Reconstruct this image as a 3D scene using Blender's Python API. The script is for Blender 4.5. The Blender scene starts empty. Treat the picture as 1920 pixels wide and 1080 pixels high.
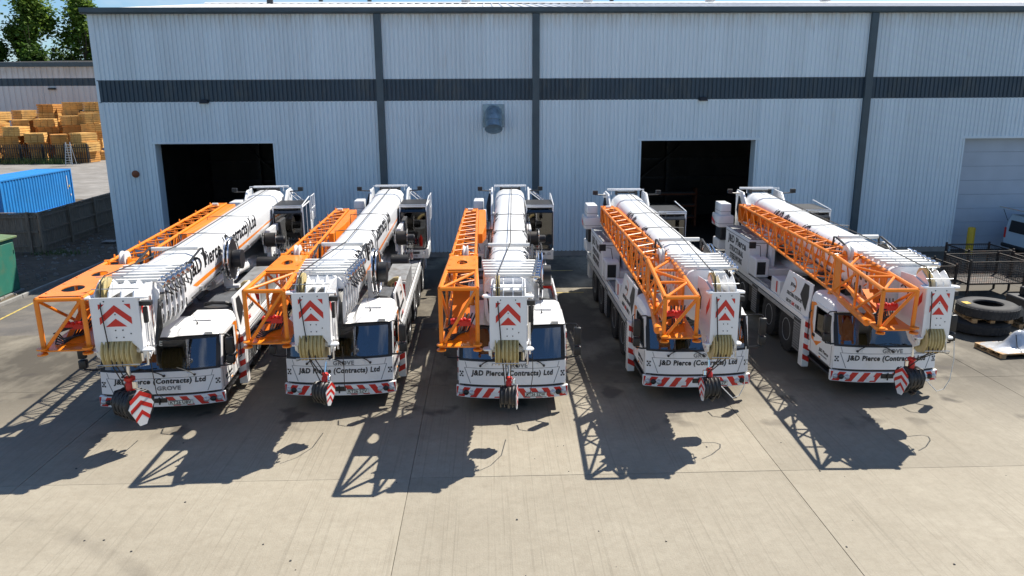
import bpy, bmesh, math, random
from mathutils import Vector, Matrix, noise as mnoise
random.seed(7)
R = math.radians
sc = bpy.context.scene
col = sc.collection

# ------------------------------------------------------------------ camera
cam_d = bpy.data.cameras.new('camera'); cam = bpy.data.objects.new('camera', cam_d); col.objects.link(cam)
sc.camera = cam
cam_d.sensor_width = 36.0; cam_d.lens = 36.0 * 1439.0 / 1920.0
cam_d.clip_start = 0.1; cam_d.clip_end = 3000
cam.location = (0, 0, 7.6)
_p, _y, _r = R(13.97), R(1.8), R(0.3)
fw = Vector((math.sin(_y)*math.cos(_p), math.cos(_y)*math.cos(_p), -math.sin(_p)))
rt = Vector((math.cos(_y), -math.sin(_y), 0)); up = rt.cross(fw)
rt2 = rt*math.cos(_r) - up*math.sin(_r); up2 = up*math.cos(_r) + rt*math.sin(_r)
cam.matrix_world = Matrix(((rt2.x, up2.x, -fw.x, 0), (rt2.y, up2.y, -fw.y, 0), (rt2.z, up2.z, -fw.z, 7.6), (0, 0, 0, 1)))

# ------------------------------------------------------------------ sun and sky
SUN = Vector((0.56, 0.54, 1.0)).normalized()
sd = bpy.data.lights.new('sun', 'SUN'); sd.energy = 4.7; sd.angle = R(0.53); sd.color = (1.0, 0.94, 0.84)
so = bpy.data.objects.new('sun', sd); col.objects.link(so)
so.rotation_euler = SUN.to_track_quat('Z', 'Y').to_euler(); so.location = (60, 60, 90)
w = bpy.data.worlds.new('World'); sc.world = w; w.use_nodes = True
nt = w.node_tree; nt.nodes.clear()
N = lambda t: nt.nodes.new(t)
out = N('ShaderNodeOutputWorld'); bg = N('ShaderNodeBackground'); sky = N('ShaderNodeTexSky')
sky.sky_type = 'NISHITA'; sky.sun_disc = False
sky.sun_elevation = math.asin(SUN.z); sky.sun_rotation = math.atan2(SUN.x, SUN.y)
sky.air_density = 1.0; sky.dust_density = 0.25; sky.ozone_density = 2.5; sky.altitude = 50
tc = N('ShaderNodeTexCoord'); mp = N('ShaderNodeMapping'); mp.inputs['Scale'].default_value = (1, 1, 2.6)
nz = N('ShaderNodeTexNoise'); nz.inputs['Scale'].default_value = 2.6; nz.inputs['Detail'].default_value = 9; nz.inputs['Roughness'].default_value = 0.58
cr = N('ShaderNodeValToRGB'); cr.color_ramp.elements[0].position = 0.53; cr.color_ramp.elements[1].position = 0.74
mx = N('ShaderNodeMixRGB'); mx.inputs['Color2'].default_value = (7.0, 7.4, 8.0, 1)
L = nt.links.new
L(tc.outputs['Generated'], mp.inputs['Vector']); L(mp.outputs['Vector'], nz.inputs['Vector'])
L(nz.outputs['Fac'], cr.inputs['Fac']); L(cr.outputs['Color'], mx.inputs['Fac'])
tn = N('ShaderNodeMixRGB'); tn.blend_type = 'MULTIPLY'; tn.inputs['Fac'].default_value = 1; tn.inputs['Color2'].default_value = (0.74, 0.95, 1.13, 1)
L(sky.outputs['Color'], tn.inputs['Color1']); L(tn.outputs['Color'], mx.inputs['Color1'])
L(mx.outputs['Color'], bg.inputs['Color']); L(bg.outputs['Background'], out.inputs['Surface'])
bg.inputs['Strength'].default_value = 0.068
sc.view_settings.view_transform = 'Standard'; sc.view_settings.look = 'None'
sc.view_settings.exposure = 0.78; sc.view_settings.gamma = 1.0; sc.view_settings.use_curve_mapping = False
sc.cycles.max_bounces = 6; sc.cycles.diffuse_bounces = 3; sc.cycles.transparent_max_bounces = 12
sc.cycles.use_denoising = True

# ------------------------------------------------------------------ materials
MATS = {}
def mat(name, c, rough=0.5, metal=0.0, var=0.12, vs=1.5, bump=0.0, bs=40.0, spec=0.5, c2=None, cs=3.0, clo=0.5, chi=0.68, stretch=None, coat=0.0):
    """Principled surface: base colour with cloudy variation, an optional second (dirt) colour and fine relief."""
    m = bpy.data.materials.new(name); m.use_nodes = True; t = m.node_tree; b = t.nodes['Principled BSDF']; l = t.links.new
    b.inputs['Roughness'].default_value = rough; b.inputs['Metallic'].default_value = metal
    b.inputs['Specular IOR Level'].default_value = spec; b.inputs['Coat Weight'].default_value = coat
    g = t.nodes.new('ShaderNodeNewGeometry'); vec = g.outputs['Position']
    if stretch:
        mpp = t.nodes.new('ShaderNodeMapping'); mpp.inputs['Scale'].default_value = stretch
        l(vec, mpp.inputs['Vector']); vec = mpp.outputs['Vector']
    n = t.nodes.new('ShaderNodeTexNoise'); n.inputs['Scale'].default_value = vs; n.inputs['Detail'].default_value = 6; l(vec, n.inputs['Vector'])
    mr = t.nodes.new('ShaderNodeMapRange'); mr.inputs[1].default_value = 0.3; mr.inputs[2].default_value = 0.7
    mr.inputs[3].default_value = 1 - var; mr.inputs[4].default_value = 1 + var*0.6; l(n.outputs['Fac'], mr.inputs[0])
    mu = t.nodes.new('ShaderNodeMixRGB'); mu.blend_type = 'MULTIPLY'; mu.inputs['Fac'].default_value = 1; mu.inputs['Color1'].default_value = (*c, 1)
    l(mr.outputs[0], mu.inputs['Color2']); outc = mu.outputs['Color']
    if c2:
        n2 = t.nodes.new('ShaderNodeTexNoise'); n2.inputs['Scale'].default_value = cs; n2.inputs['Detail'].default_value = 8; n2.inputs['Roughness'].default_value = 0.65; l(vec, n2.inputs['Vector'])
        r2 = t.nodes.new('ShaderNodeMapRange'); r2.inputs[1].default_value = clo; r2.inputs[2].default_value = chi; l(n2.outputs['Fac'], r2.inputs[0])
        m2 = t.nodes.new('ShaderNodeMixRGB'); m2.inputs['Color2'].default_value = (*c2, 1); l(r2.outputs[0], m2.inputs['Fac']); l(outc, m2.inputs['Color1']); outc = m2.outputs['Color']
    l(outc, b.inputs['Base Color'])
    if bump:
        n3 = t.nodes.new('ShaderNodeTexNoise'); n3.inputs['Scale'].default_value = bs; n3.inputs['Detail'].default_value = 4; l(vec, n3.inputs['Vector'])
        bp = t.nodes.new('ShaderNodeBump'); bp.inputs['Strength'].default_value = bump; bp.inputs['Distance'].default_value = 0.02
        l(n3.outputs['Fac'], bp.inputs['Height']); l(bp.outputs['Normal'], b.inputs['Normal'])
    MATS[name] = m; return m
mat('white', (0.84, 0.845, 0.85), 0.32, var=0.04, c2=(0.72, 0.70, 0.66), cs=2.2, clo=0.58, chi=0.85, coat=0.3)
mat('orange', (0.90, 0.245, 0.008), 0.34, var=0.1, vs=3, c2=(0.55, 0.13, 0.012), cs=4, clo=0.58, chi=0.85, coat=0.2)
mat('orange_matte', (0.80, 0.19, 0.012), 0.65, var=0.15, vs=3, spec=0.2)
mat('rubber', (0.022, 0.022, 0.024), 0.75, var=0.3, vs=5, c2=(0.07, 0.063, 0.055), cs=4, clo=0.55, chi=0.8)
mat('black', (0.018, 0.018, 0.020), 0.45, var=0.2)
mat('steel_dark', (0.06, 0.062, 0.066), 0.5, 0.4, var=0.3, vs=4, c2=(0.12, 0.10, 0.08), cs=5)
mat('duct', (0.24, 0.33, 0.39), 0.35, 0.5, var=0.3, vs=5)
mat('galv', (0.55, 0.57, 0.58), 0.38, 0.75, var=0.2, vs=6)
mat('chrome', (0.75, 0.75, 0.76), 0.15, 1.0, var=0.05)
mat('alu', (0.50, 0.51, 0.52), 0.45, 0.55, var=0.2, vs=9)
mat('cream', (0.62, 0.50, 0.24), 0.45, var=0.1, vs=8, c2=(0.35, 0.26, 0.12), cs=9, clo=0.55, chi=0.8)
mat('red', (0.62, 0.024, 0.016), 0.4, var=0.05)
mat('white_sticker', (0.76, 0.76, 0.76), 0.4, var=0.04)
mat('ink', (0.016, 0.015, 0.017), 0.45, var=0.05)
mat('ink_grey', (0.22, 0.23, 0.25), 0.35, 0.3, var=0.05)
mat('ink_pale', (0.55, 0.60, 0.57), 0.5, var=0.05)
mat('plate', (0.74, 0.76, 0.70), 0.35, var=0.03)
mat('lens', (0.55, 0.57, 0.6), 0.08, 0.3, var=0.1)
mat('amber', (0.8, 0.28, 0.02), 0.25, var=0.1)
mat('deck_grey', (0.24, 0.25, 0.26), 0.55, 0.1, var=0.2, vs=3, bump=0.4, bs=45, c2=(0.12, 0.11, 0.10), cs=2.5)
mat('deck_dark', (0.07, 0.072, 0.075), 0.55, 0.2, var=0.3, vs=3, bump=0.5, bs=50, c2=(0.16, 0.14, 0.12), cs=3)
mat('rope', (0.045, 0.04, 0.036), 0.5, 0.4, var=0.2, vs=30)
mat('seat', (0.02, 0.022, 0.028), 0.85, var=0.2)
mat('clad_light', (0.50, 0.57, 0.64), 0.5, 0.0, var=0.06, vs=0.5, stretch=(1, 1, 0.25), c2=(0.44, 0.43, 0.40), cs=0.7, clo=0.56, chi=0.9)
mat('clad_dark', (0.030, 0.058, 0.085), 0.5, 0.0, var=0.18, vs=1.2, stretch=(1, 1, 0.4), c2=(0.06, 0.08, 0.09), cs=1.5)
mat('trim_dark', (0.055, 0.085, 0.105), 0.45, var=0.15, vs=2)
mat('clad_far', (0.56, 0.56, 0.55), 0.55, var=0.08, vs=0.3, c2=(0.45, 0.43, 0.40), cs=0.5, clo=0.55, chi=0.9)
mat('roof', (0.66, 0.67, 0.67), 0.45, 0.0, var=0.1, vs=0.4, c2=(0.42, 0.42, 0.40), cs=0.6, clo=0.5, chi=0.8)
mat('shutter', (0.42, 0.49, 0.57), 0.45, 0.0, var=0.08, vs=0.8)
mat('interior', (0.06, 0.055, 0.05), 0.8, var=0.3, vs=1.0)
mat('rust', (0.22, 0.07, 0.03), 0.7, var=0.3, vs=20)
mat('asphalt', (0.115, 0.105, 0.095), 0.85, var=0.25, vs=0.6, bump=0.5, bs=60, c2=(0.19, 0.165, 0.135), cs=0.8, clo=0.45, chi=0.75)
mat('soil', (0.105, 0.078, 0.052), 0.95, var=0.4, vs=2.0, bump=1.0, bs=14, c2=(0.10, 0.085, 0.05), cs=2.2, clo=0.5, chi=0.75)
mat('gravel', (0.25, 0.235, 0.215), 0.9, var=0.25, vs=0.8, bump=0.8, bs=30, c2=(0.16, 0.145, 0.125), cs=0.35, clo=0.45, chi=0.7)
mat('grass', (0.07, 0.12, 0.03), 0.8, var=0.4, vs=3)
mat('kerb', (0.30, 0.29, 0.27), 0.85, var=0.2, vs=2, bump=0.3)
mat('yellow_line', (0.52, 0.38, 0.09), 0.75, var=0.3, vs=6, c2=(0.2, 0.17, 0.12), cs=7, clo=0.48, chi=0.7)
mat('yellow', (0.62, 0.42, 0.02), 0.5, var=0.15)
mat('board', (0.22, 0.175, 0.13), 0.9, var=0.35, vs=3, stretch=(8, 8, 0.8), bump=0.4, bs=10, c2=(0.25, 0.22, 0.18), cs=1.2)
mat('cont_blue', (0.02, 0.235, 0.62), 0.42, var=0.12, vs=1, c2=(0.03, 0.22, 0.52), cs=1.5, clo=0.55, chi=0.8)
mat('green', (0.035, 0.19, 0.135), 0.5, var=0.12, vs=1.5, c2=(0.07, 0.17, 0.11), cs=2.5)
mat('green_roof', (0.12, 0.19, 0.085), 0.6, var=0.25, vs=2, c2=(0.2, 0.2, 0.11), cs=2.5)
mat('timber_a', (0.62, 0.285, 0.065), 0.8, var=0.25, vs=0.9, c2=(0.42, 0.21, 0.07), cs=1.6)
mat('timber_b', (0.72, 0.41, 0.12), 0.8, var=0.2, vs=0.9, c2=(0.46, 0.27, 0.10), cs=1.6)
mat('timber_c', (0.36, 0.13, 0.05), 0.8, var=0.25, vs=0.9)
mat('pallet_wood', (0.42, 0.27, 0.14), 0.85, var=0.3, vs=5)
mat('bark', (0.10, 0.075, 0.05), 0.95, var=0.3, vs=3)
mat('palisade', (0.035, 0.034, 0.036), 0.7, 0.3, var=0.3)
mat('film', (0.62, 0.63, 0.64), 0.22, 0.35, var=0.15, vs=8, bump=0.5, bs=9)
mat('van_paint', (0.50, 0.64, 0.74), 0.3, var=0.04, coat=0.4)
mat('plastic_white', (0.74, 0.73, 0.69), 0.5, var=0.1)
def leafmat(name, c):
    m = mat(name, c, 0.55, var=0.55, vs=0.35, spec=0.3); t = m.node_tree; b = t.nodes['Principled BSDF']
    tr = t.nodes.new('ShaderNodeBsdfTranslucent'); ad = t.nodes.new('ShaderNodeMixShader'); ad.inputs[0].default_value = 0.4
    src = b.inputs['Base Color'].links[0].from_socket; t.links.new(src, tr.inputs['Color'])
    o = t.nodes['Material Output']; t.links.new(b.outputs[0], ad.inputs[1]); t.links.new(tr.outputs[0], ad.inputs[2]); t.links.new(ad.outputs[0], o.inputs['Surface'])
leafmat('leaf_a', (0.16, 0.25, 0.04)); leafmat('leaf_b', (0.09, 0.17, 0.03)); leafmat('leaf_c', (0.20, 0.28, 0.045))
def glassmat(name, tint, refl_ior=1.6):
    m = bpy.data.materials.new(name); m.use_nodes = True; t = m.node_tree; t.nodes.clear(); l = t.links.new
    o = t.nodes.new('ShaderNodeOutputMaterial'); tr = t.nodes.new('ShaderNodeBsdfTransparent'); tr.inputs['Color'].default_value = (*tint, 1)
    gl = t.nodes.new('ShaderNodeBsdfGlossy'); gl.inputs['Roughness'].default_value = 0.02
    fr = t.nodes.new('ShaderNodeFresnel'); fr.inputs['IOR'].default_value = refl_ior
    mxs = t.nodes.new('ShaderNodeMixShader'); l(fr.outputs[0], mxs.inputs[0]); l(tr.outputs[0], mxs.inputs[1]); l(gl.outputs[0], mxs.inputs[2]); l(mxs.outputs[0], o.inputs['Surface'])
    MATS[name] = m
glassmat('glass', (0.20, 0.34, 0.52), 2.6)
glassmat('glass_dark', (0.07, 0.12, 0.17), 2.2)
mat('cage', (0.035, 0.032, 0.03), 0.65, 0.3, var=0.3, vs=5, c2=(0.10, 0.05, 0.03), cs=6)

def cladding(name, c, sheet=1.0):
    m = bpy.data.materials.new(name); m.use_nodes = True; t = m.node_tree; b = t.nodes['Principled BSDF']; l = t.links.new; nn = t.nodes.new
    b.inputs['Roughness'].default_value = 0.45
    g = nn('ShaderNodeNewGeometry'); sep = nn('ShaderNodeSeparateXYZ'); l(g.outputs['Position'], sep.inputs[0])
    def math_(op, a, v=None):
        q = nn('ShaderNodeMath'); q.operation = op; l(a, q.inputs[0])
        if v is not None:
            if isinstance(v, (int, float)): q.inputs[1].default_value = v
            else: l(v, q.inputs[1])
        return q.outputs[0]
    def rng(s, a, c_, lo, hi):
        q = nn('ShaderNodeMapRange'); q.inputs[1].default_value = a; q.inputs[2].default_value = c_; q.inputs[3].default_value = lo; q.inputs[4].default_value = hi; l(s, q.inputs[0]); return q.outputs[0]
    def noise(st, sc_, det=5):
        q = nn('ShaderNodeMapping'); q.inputs['Scale'].default_value = st; l(g.outputs['Position'], q.inputs['Vector'])
        n = nn('ShaderNodeTexNoise'); n.inputs['Scale'].default_value = sc_; n.inputs['Detail'].default_value = det; l(q.outputs['Vector'], n.inputs['Vector']); return n.outputs['Fac']
    def mix(f, a, c_, mode='MIX'):
        q = nn('ShaderNodeMixRGB'); q.blend_type = mode
        for s, v in ((q.inputs['Fac'], f), (q.inputs['Color1'], a), (q.inputs['Color2'], c_)):
            if isinstance(v, tuple): s.default_value = (*v, 1)
            elif isinstance(v, (int, float)): s.default_value = v
            else: l(v, s)
        return q.outputs['Color']
    wn = nn('ShaderNodeTexWhiteNoise'); wn.noise_dimensions = '1D'; l(math_('FLOOR', math_('DIVIDE', sep.outputs['X'], sheet)), wn.inputs['W'])
    col_ = mix(1.0, c, rng(wn.outputs['Value'], 0, 1, .94, 1.03), 'MULTIPLY')
    col_ = mix(rng(noise((1, 1, .04), 2.2), .5, .75, 0, .30), col_, tuple(x*.72 for x in c))
    col_ = mix(rng(noise((1, 1, .10), 7.0, 3), .62, .76, 0, .22), col_, (.36, .30, .22))
    top = math_('MULTIPLY', rng(sep.outputs['Z'], 10.5, 11.4, 0, 1), rng(noise((1, 1, .2), 3.0), .35, .65, .2, 1))
    col_ = mix(math_('MULTIPLY', top, .55), col_, (.38, .32, .24))
    l(col_, b.inputs['Base Color']); MATS[name] = m
cladding('clad_light', (0.66, 0.775, 0.845)); cladding('clad_far', (0.60, 0.61, 0.61), 1.6)

def ground_concrete():
    m = bpy.data.materials.new('concrete'); m.use_nodes = True; t = m.node_tree; b = t.nodes['Principled BSDF']; l = t.links.new; nn = t.nodes.new
    g = nn('ShaderNodeNewGeometry'); P = g.outputs['Position']
    def noise(scale, det=6, rough=0.55, st=None):
        v = P
        if st:
            q = nn('ShaderNodeMapping'); q.inputs['Scale'].default_value = st; l(P, q.inputs['Vector']); v = q.outputs['Vector']
        n = nn('ShaderNodeTexNoise'); n.inputs['Scale'].default_value = scale; n.inputs['Detail'].default_value = det; n.inputs['Roughness'].default_value = rough; l(v, n.inputs['Vector']); return n.outputs['Fac']
    def rng(s, a, c, lo=0.0, hi=1.0):
        q = nn('ShaderNodeMapRange'); q.inputs[1].default_value = a; q.inputs[2].default_value = c; q.inputs[3].default_value = lo; q.inputs[4].default_value = hi; l(s, q.inputs[0]); return q.outputs[0]
    def mix(f, a, c, mode='MIX'):
        q = nn('ShaderNodeMixRGB'); q.blend_type = mode
        for s, v in ((q.inputs['Fac'], f), (q.inputs['Color1'], a), (q.inputs['Color2'], c)):
            if isinstance(v, tuple): s.default_value = (*v, 1)
            elif isinstance(v, (int, float)): s.default_value = v
            else: l(v, s)
        return q.outputs['Color']
    base = mix(rng(noise(0.45, 7), 0.3, 0.7), (0.285, 0.252, 0.192), (0.355, 0.318, 0.248))
    base = mix(rng(noise(3.0, 8, 0.7), 0.50, 0.80, 0, 0.35), base, (0.21, 0.172, 0.12))
    base = mix(rng(noise(0.8, 9, 0.7, (1, 0.35, 1)), 0.56, 0.80, 0, 0.32), base, (0.19, 0.155, 0.11))
    # broom finish: fine furrows that run away from the camera, some deeper than others
    fine = noise(21.0, 3, 0.6, (1, 0.010, 1)); base = mix(rng(fine, 0.56, 0.64, 0, 0.26), base, (0.12, 0.104, 0.075))
    base = mix(rng(noise(5.0, 8, 0.75), 0.40, 0.68, 0, 0.40), base, (0.205, 0.178, 0.132))
    base = mix(rng(noise(14.0, 6, 0.7), 0.52, 0.72, 0, 0.40), base, (0.36, 0.33, 0.265))
    base = mix(rng(noise(0.22, 6, 0.6), 0.50, 0.66, 0, 0.24), base, (0.18, 0.155, 0.112))
    speck = noise(45.0, 3, 0.7); base = mix(rng(speck, 0.58, 0.72, 0, 0.5), base, (0.12, 0.10, 0.075))
    # darker strip: driven-over grime, plus shade between the cranes painted into the colour
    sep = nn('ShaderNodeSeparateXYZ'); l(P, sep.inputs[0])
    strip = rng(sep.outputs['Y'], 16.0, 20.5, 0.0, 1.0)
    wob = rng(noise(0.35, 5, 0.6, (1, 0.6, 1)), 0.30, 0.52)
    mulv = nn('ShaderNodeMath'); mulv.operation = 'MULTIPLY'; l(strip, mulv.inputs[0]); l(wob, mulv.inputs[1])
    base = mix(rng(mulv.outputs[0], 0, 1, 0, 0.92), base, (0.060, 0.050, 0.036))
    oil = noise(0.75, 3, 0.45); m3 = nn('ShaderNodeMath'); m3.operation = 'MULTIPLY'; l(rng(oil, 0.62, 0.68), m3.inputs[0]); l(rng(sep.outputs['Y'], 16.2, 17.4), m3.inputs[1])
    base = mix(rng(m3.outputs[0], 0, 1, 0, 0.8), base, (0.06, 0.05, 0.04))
    # faint curved tyre marks
    for cx, cy, rad in ((16.5, 1.5, 9.6), (16.9, 1.2, 11.8), (-13.0, 3.0, 11.0)):
        vm = nn('ShaderNodeVectorMath'); vm.operation = 'DISTANCE'; l(P, vm.inputs[0]); vm.inputs[1].default_value = (cx, cy, 0)
        dd = nn('ShaderNodeMath'); dd.operation = 'SUBTRACT'; l(vm.outputs['Value'], dd.inputs[0]); dd.inputs[1].default_value = rad
        ab = nn('ShaderNodeMath'); ab.operation = 'ABSOLUTE'; l(dd.outputs[0], ab.inputs[0])
        m5 = nn('ShaderNodeMath'); m5.operation = 'MULTIPLY'; l(rng(ab.outputs[0], 0.08, 0.24, 1, 0), m5.inputs[0]); l(rng(noise(0.9, 6, 0.65), 0.42, 0.66), m5.inputs[1])
        base = mix(rng(m5.outputs[0], 0, 1, 0, 0.38), base, (0.10, 0.085, 0.065))
    oi = nn('ShaderNodeObjectInfo'); base = mix(1.0, base, rng(oi.outputs['Random'], 0, 1, 0.88, 1.06), 'MULTIPLY')
    l(base, b.inputs['Base Color']); b.inputs['Roughness'].default_value = 0.85
    bp = nn('ShaderNodeBump'); bp.inputs['Strength'].default_value = 0.35; bp.inputs['Distance'].default_value = 0.012
    ad = nn('ShaderNodeMath'); l(fine, ad.inputs[0]); l(noise(30, 3), ad.inputs[1]); l(ad.outputs[0], bp.inputs['Height']); l(bp.outputs['Normal'], b.inputs['Normal'])
    MATS['concrete'] = m
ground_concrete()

# ------------------------------------------------------------------ mesh helpers
class MB:
    def __init__(s): s.v = []; s.f = []
    def add(s, vs, fs):
        o = len(s.v); s.v += [tuple(p) for p in vs]; s.f += [[i+o for i in f] for f in fs]; return s
    def b(s, x0, x1, y0, y1, z0, z1):
        return s.add([(x0,y0,z0),(x1,y0,z0),(x1,y1,z0),(x0,y1,z0),(x0,y0,z1),(x1,y0,z1),(x1,y1,z1),(x0,y1,z1)],
                     [(0,3,2,1),(4,5,6,7),(0,1,5,4),(1,2,6,5),(2,3,7,6),(3,0,4,7)])
    def hexa(s, p):   # eight corners: bottom loop (0-3, counter-clockwise from above), top loop (4-7)
        return s.add(p, [(0,3,2,1),(4,5,6,7),(0,1,5,4),(1,2,6,5),(2,3,7,6),(3,0,4,7)])
    def prism(s, poly, d):
        n = len(poly); P = [Vector(p) for p in poly]; D = Vector(d)
        nrm = Vector((0,0,0))
        for i in range(n): nrm += P[i].cross(P[(i+1) % n])
        if nrm.dot(D) > 0: P = P[::-1]
        return s.add(P + [p + D for p in P], [list(range(n)), list(range(2*n-1, n-1, -1))] + [[i, n+i, n+(i+1) % n, (i+1) % n][::1] for i in range(n)])
    def tube(s, p, q, r, n=8, r2=None):
        p = Vector(p); q = Vector(q); a = (q-p)
        if a.length < 1e-6: return s
        a.normalize(); r2 = r if r2 is None else r2
        u = a.cross(Vector((0,0,1)) if abs(a.z) < .9 else Vector((1,0,0))).normalized(); w_ = a.cross(u)
        vs = []
        for c, rr in ((p, r), (q, r2)):
            for i in range(n):
                t = 2*math.pi*i/n + math.pi/n; vs.append(c + (u*math.cos(t) + w_*math.sin(t))*rr)
        return s.add(vs, [[i, (i+1) % n, n+(i+1) % n, n+i] for i in range(n)] + [list(range(n))[::-1], list(range(n, 2*n))])
    def lathe(s, c, axis, prof, n=24):     # prof: (radius, distance along axis)
        c = Vector(c); a = Vector(axis).normalized()
        u = a.cross(Vector((0,0,1)) if abs(a.z) < .9 else Vector((1,0,0))).normalized(); w_ = a.cross(u); vs = []
        for r, h in prof:
            for i in range(n):
                t = 2*math.pi*i/n; vs.append(c + a*h + (u*math.cos(t) + w_*math.sin(t))*max(r, 1e-4))
        fs = []
        for k in range(len(prof)-1):
            for i in range(n): fs.append([k*n+i, k*n+(i+1) % n, (k+1)*n+(i+1) % n, (k+1)*n+i])
        fs.append(list(range(n))[::-1]); m0 = (len(prof)-1)*n; fs.append(list(range(m0, m0+n)))
        return s.add(vs, fs)
    def path(s, pts, r, n=6):
        P = [Vector(p) for p in pts]; vs = []; m = len(P); pu = None
        for i, p in enumerate(P):
            a = (P[min(i+1, m-1)] - P[max(i-1, 0)]).normalized()
            u = (pu - a*pu.dot(a)) if pu is not None else a.cross(Vector((0,0,1)) if abs(a.z) < .9 else Vector((1,0,0)))
            u.normalize(); pu = u; w_ = a.cross(u)
            for k in range(n): t = 2*math.pi*k/n; vs.append(p + (u*math.cos(t) + w_*math.sin(t))*r)
        fs = [[i*n+k, i*n+(k+1) % n, (i+1)*n+(k+1) % n, (i+1)*n+k] for i in range(m-1) for k in range(n)]
        return s.add(vs, fs + [list(range(n))[::-1], list(range((m-1)*n, m*n))])
    def mesh(s, name, bevel=0.0, seg=1, smooth=True):
        me = bpy.data.meshes.new(name); me.from_pydata(s.v, [], s.f)
        bm = bmesh.new(); bm.from_mesh(me); bmesh.ops.recalc_face_normals(bm, faces=bm.faces)
        if bevel:
            es = [e for e in bm.edges if e.is_manifold and e.calc_face_angle(0) > 0.6]
            bmesh.ops.bevel(bm, geom=es, offset=bevel, segments=seg, profile=0.5, affect='EDGES', clamp_overlap=True)
        bm.to_mesh(me); bm.free()
        if smooth:
            for p in me.polygons: p.use_smooth = True
            me.set_sharp_from_angle(angle=R(32))
        return me
CACHE = {}
def link(name, me, material, parent=None):
    o = bpy.data.objects.new(name, me); col.objects.link(o)
    if me is not None and material and not me.materials: me.materials.append(MATS[material])
    if parent is not None: o.parent = parent
    return o
def part(name, fn, material, parent=None, key=None, bevel=0.0, seg=1, smooth=True):
    """one mesh object; fn(MB) fills it; alike pieces (same key) share the mesh"""
    if key is not None and (key, material) in CACHE: me = CACHE[(key, material)]
    else:
        m = MB(); fn(m); me = m.mesh(name, bevel, seg, smooth)
        if key is not None: CACHE[(key, material)] = me
    return link(name, me, material, parent)
def tag(o, label=None, cat=None, group=None, kind=None):
    if label: o['label'] = label
    if cat: o['category'] = cat
    if group: o['group'] = group
    if kind: o['kind'] = kind
    return o
def empty(name, loc=(0,0,0), rz=0.0, parent=None):
    o = bpy.data.objects.new(name, None); col.objects.link(o); o.location = loc; o.rotation_euler = (0, 0, rz); o.empty_display_size = 0.3
    if parent is not None: o.parent = parent
    return o
def text_mesh(s, size, bold=0.0, shear=0.0, sx=1.0, extrude=0.003, align='CENTER'):
    k = ('text', s, size, bold, shear, sx, extrude, align)
    if k in CACHE: return CACHE[k]
    c = bpy.data.curves.new('lettering', 'FONT'); c.body = s; c.size = size; c.offset = bold; c.shear = shear; c.extrude = extrude
    c.align_x = align; c.align_y = 'CENTER'; c.resolution_u = 3; c.space_character = 1.0 + bold*6/size*0.5
    o = bpy.data.objects.new('tmp', c); col.objects.link(o); dg = bpy.context.evaluated_depsgraph_get(); dg.update()
    me = bpy.data.meshes.new_from_object(o.evaluated_get(dg)); me.name = 'lettering'
    for v in me.vertices: v.co.x *= sx
    me.materials.clear(); bpy.data.objects.remove(o); CACHE[k] = me; return me
def lettering(s, size, M, material, parent, bold=0.0, shear=0.0, sx=1.0, align='CENTER', name='lettering'):
    """M: 4x4 whose x is the reading direction, y the letters' up, z out of the surface"""
    me = text_mesh(s, size, bold, shear, sx, 0.003, align)
    if me.materials and me.materials[0] != MATS[material]: me = me.copy(); me.materials.clear()
    o = link(name, me, material, parent); o.matrix_local = M; return o
def frame(o, x, y):
    x = Vector(x).normalized(); y = Vector(y); z = x.cross(y).normalized(); y = z.cross(x); o = Vector(o)
    return Matrix(((x.x, y.x, z.x, o.x), (x.y, y.y, z.y, o.y), (x.z, y.z, z.z, o.z), (0, 0, 0, 1)))

# ================================================================== the setting
ORD = ['first', 'second', 'third', 'fourth', 'fifth', 'sixth', 'seventh', 'eighth', 'ninth', 'tenth']
tag(part('ground', lambda m: m.add([(-900,-300,-.09),(900,-300,-.09),(900,1500,-.09),(-900,1500,-.09)], [(0,1,2,3)]), 'gravel'), kind='structure')
# concrete yard: slabs with open joints over a dark bed
XJ = [-17.4, -9.57, -1.66, 6.06, 13.8, 21.55, 29.3, 37.0]; YJ = [-1.2, 4.0, 9.22, 14.45, 19.66, 24.86, 30.1, 35.3, 37.0]
yard = tag(part('concrete_yard', lambda m: m.b(-17.4, 37, -1.2, 37, -.08, -.0305), 'asphalt'), kind='structure')
random.seed(3)
for i in range(len(XJ)-1):
    for j in range(len(YJ)-1):
        if i == 0 and j >= 5: continue
        g = 0.005; x0, x1, y0, y1 = XJ[i]+g, XJ[i+1]-g, YJ[j]+g, YJ[j+1]-g
        dz = random.uniform(-.002, .002)
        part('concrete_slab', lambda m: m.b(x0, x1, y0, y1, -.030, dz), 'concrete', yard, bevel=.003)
# asphalt access road with kerb and yellow lines
road = tag(part('access_road', lambda m: m.add([(-18.5,24.87,-.012),(-9.6,24.87,-.012),(-9.6,36.9,-.012),(-17.8,36.9,-.012),(-18.35,33,-.012)], [(0,1,2,3,4)]).add([(-80,24.87,-.013),(-18.5,24.87,-.013),(-18.5,-20,-.013),(-80,-20,-.013)], [(3,2,1,0)]).add([(-18.5,24.87,-.013),(-17.4,24.87,-.013),(-17.4,-20,-.013),(-18.5,-20,-.013)],[(3,2,1,0)]), 'asphalt'), kind='structure')
for k, (a, b_) in enumerate((((-17.35,24.9),(-17.75,33.0)), ((-18.45,24.9),(-18.62,30.5)))):
    d = Vector((b_[0]-a[0], b_[1]-a[1], 0)).normalized(); n_ = Vector((-d.y, d.x, 0))*.05
    part('yellow_line', lambda m: m.add([Vector((*a,-.008))-n_, Vector((*a,-.008))+n_, Vector((*b_,-.008))+n_, Vector((*b_,-.008))-n_], [(0,1,2,3)]), 'yellow_line', road)
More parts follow.
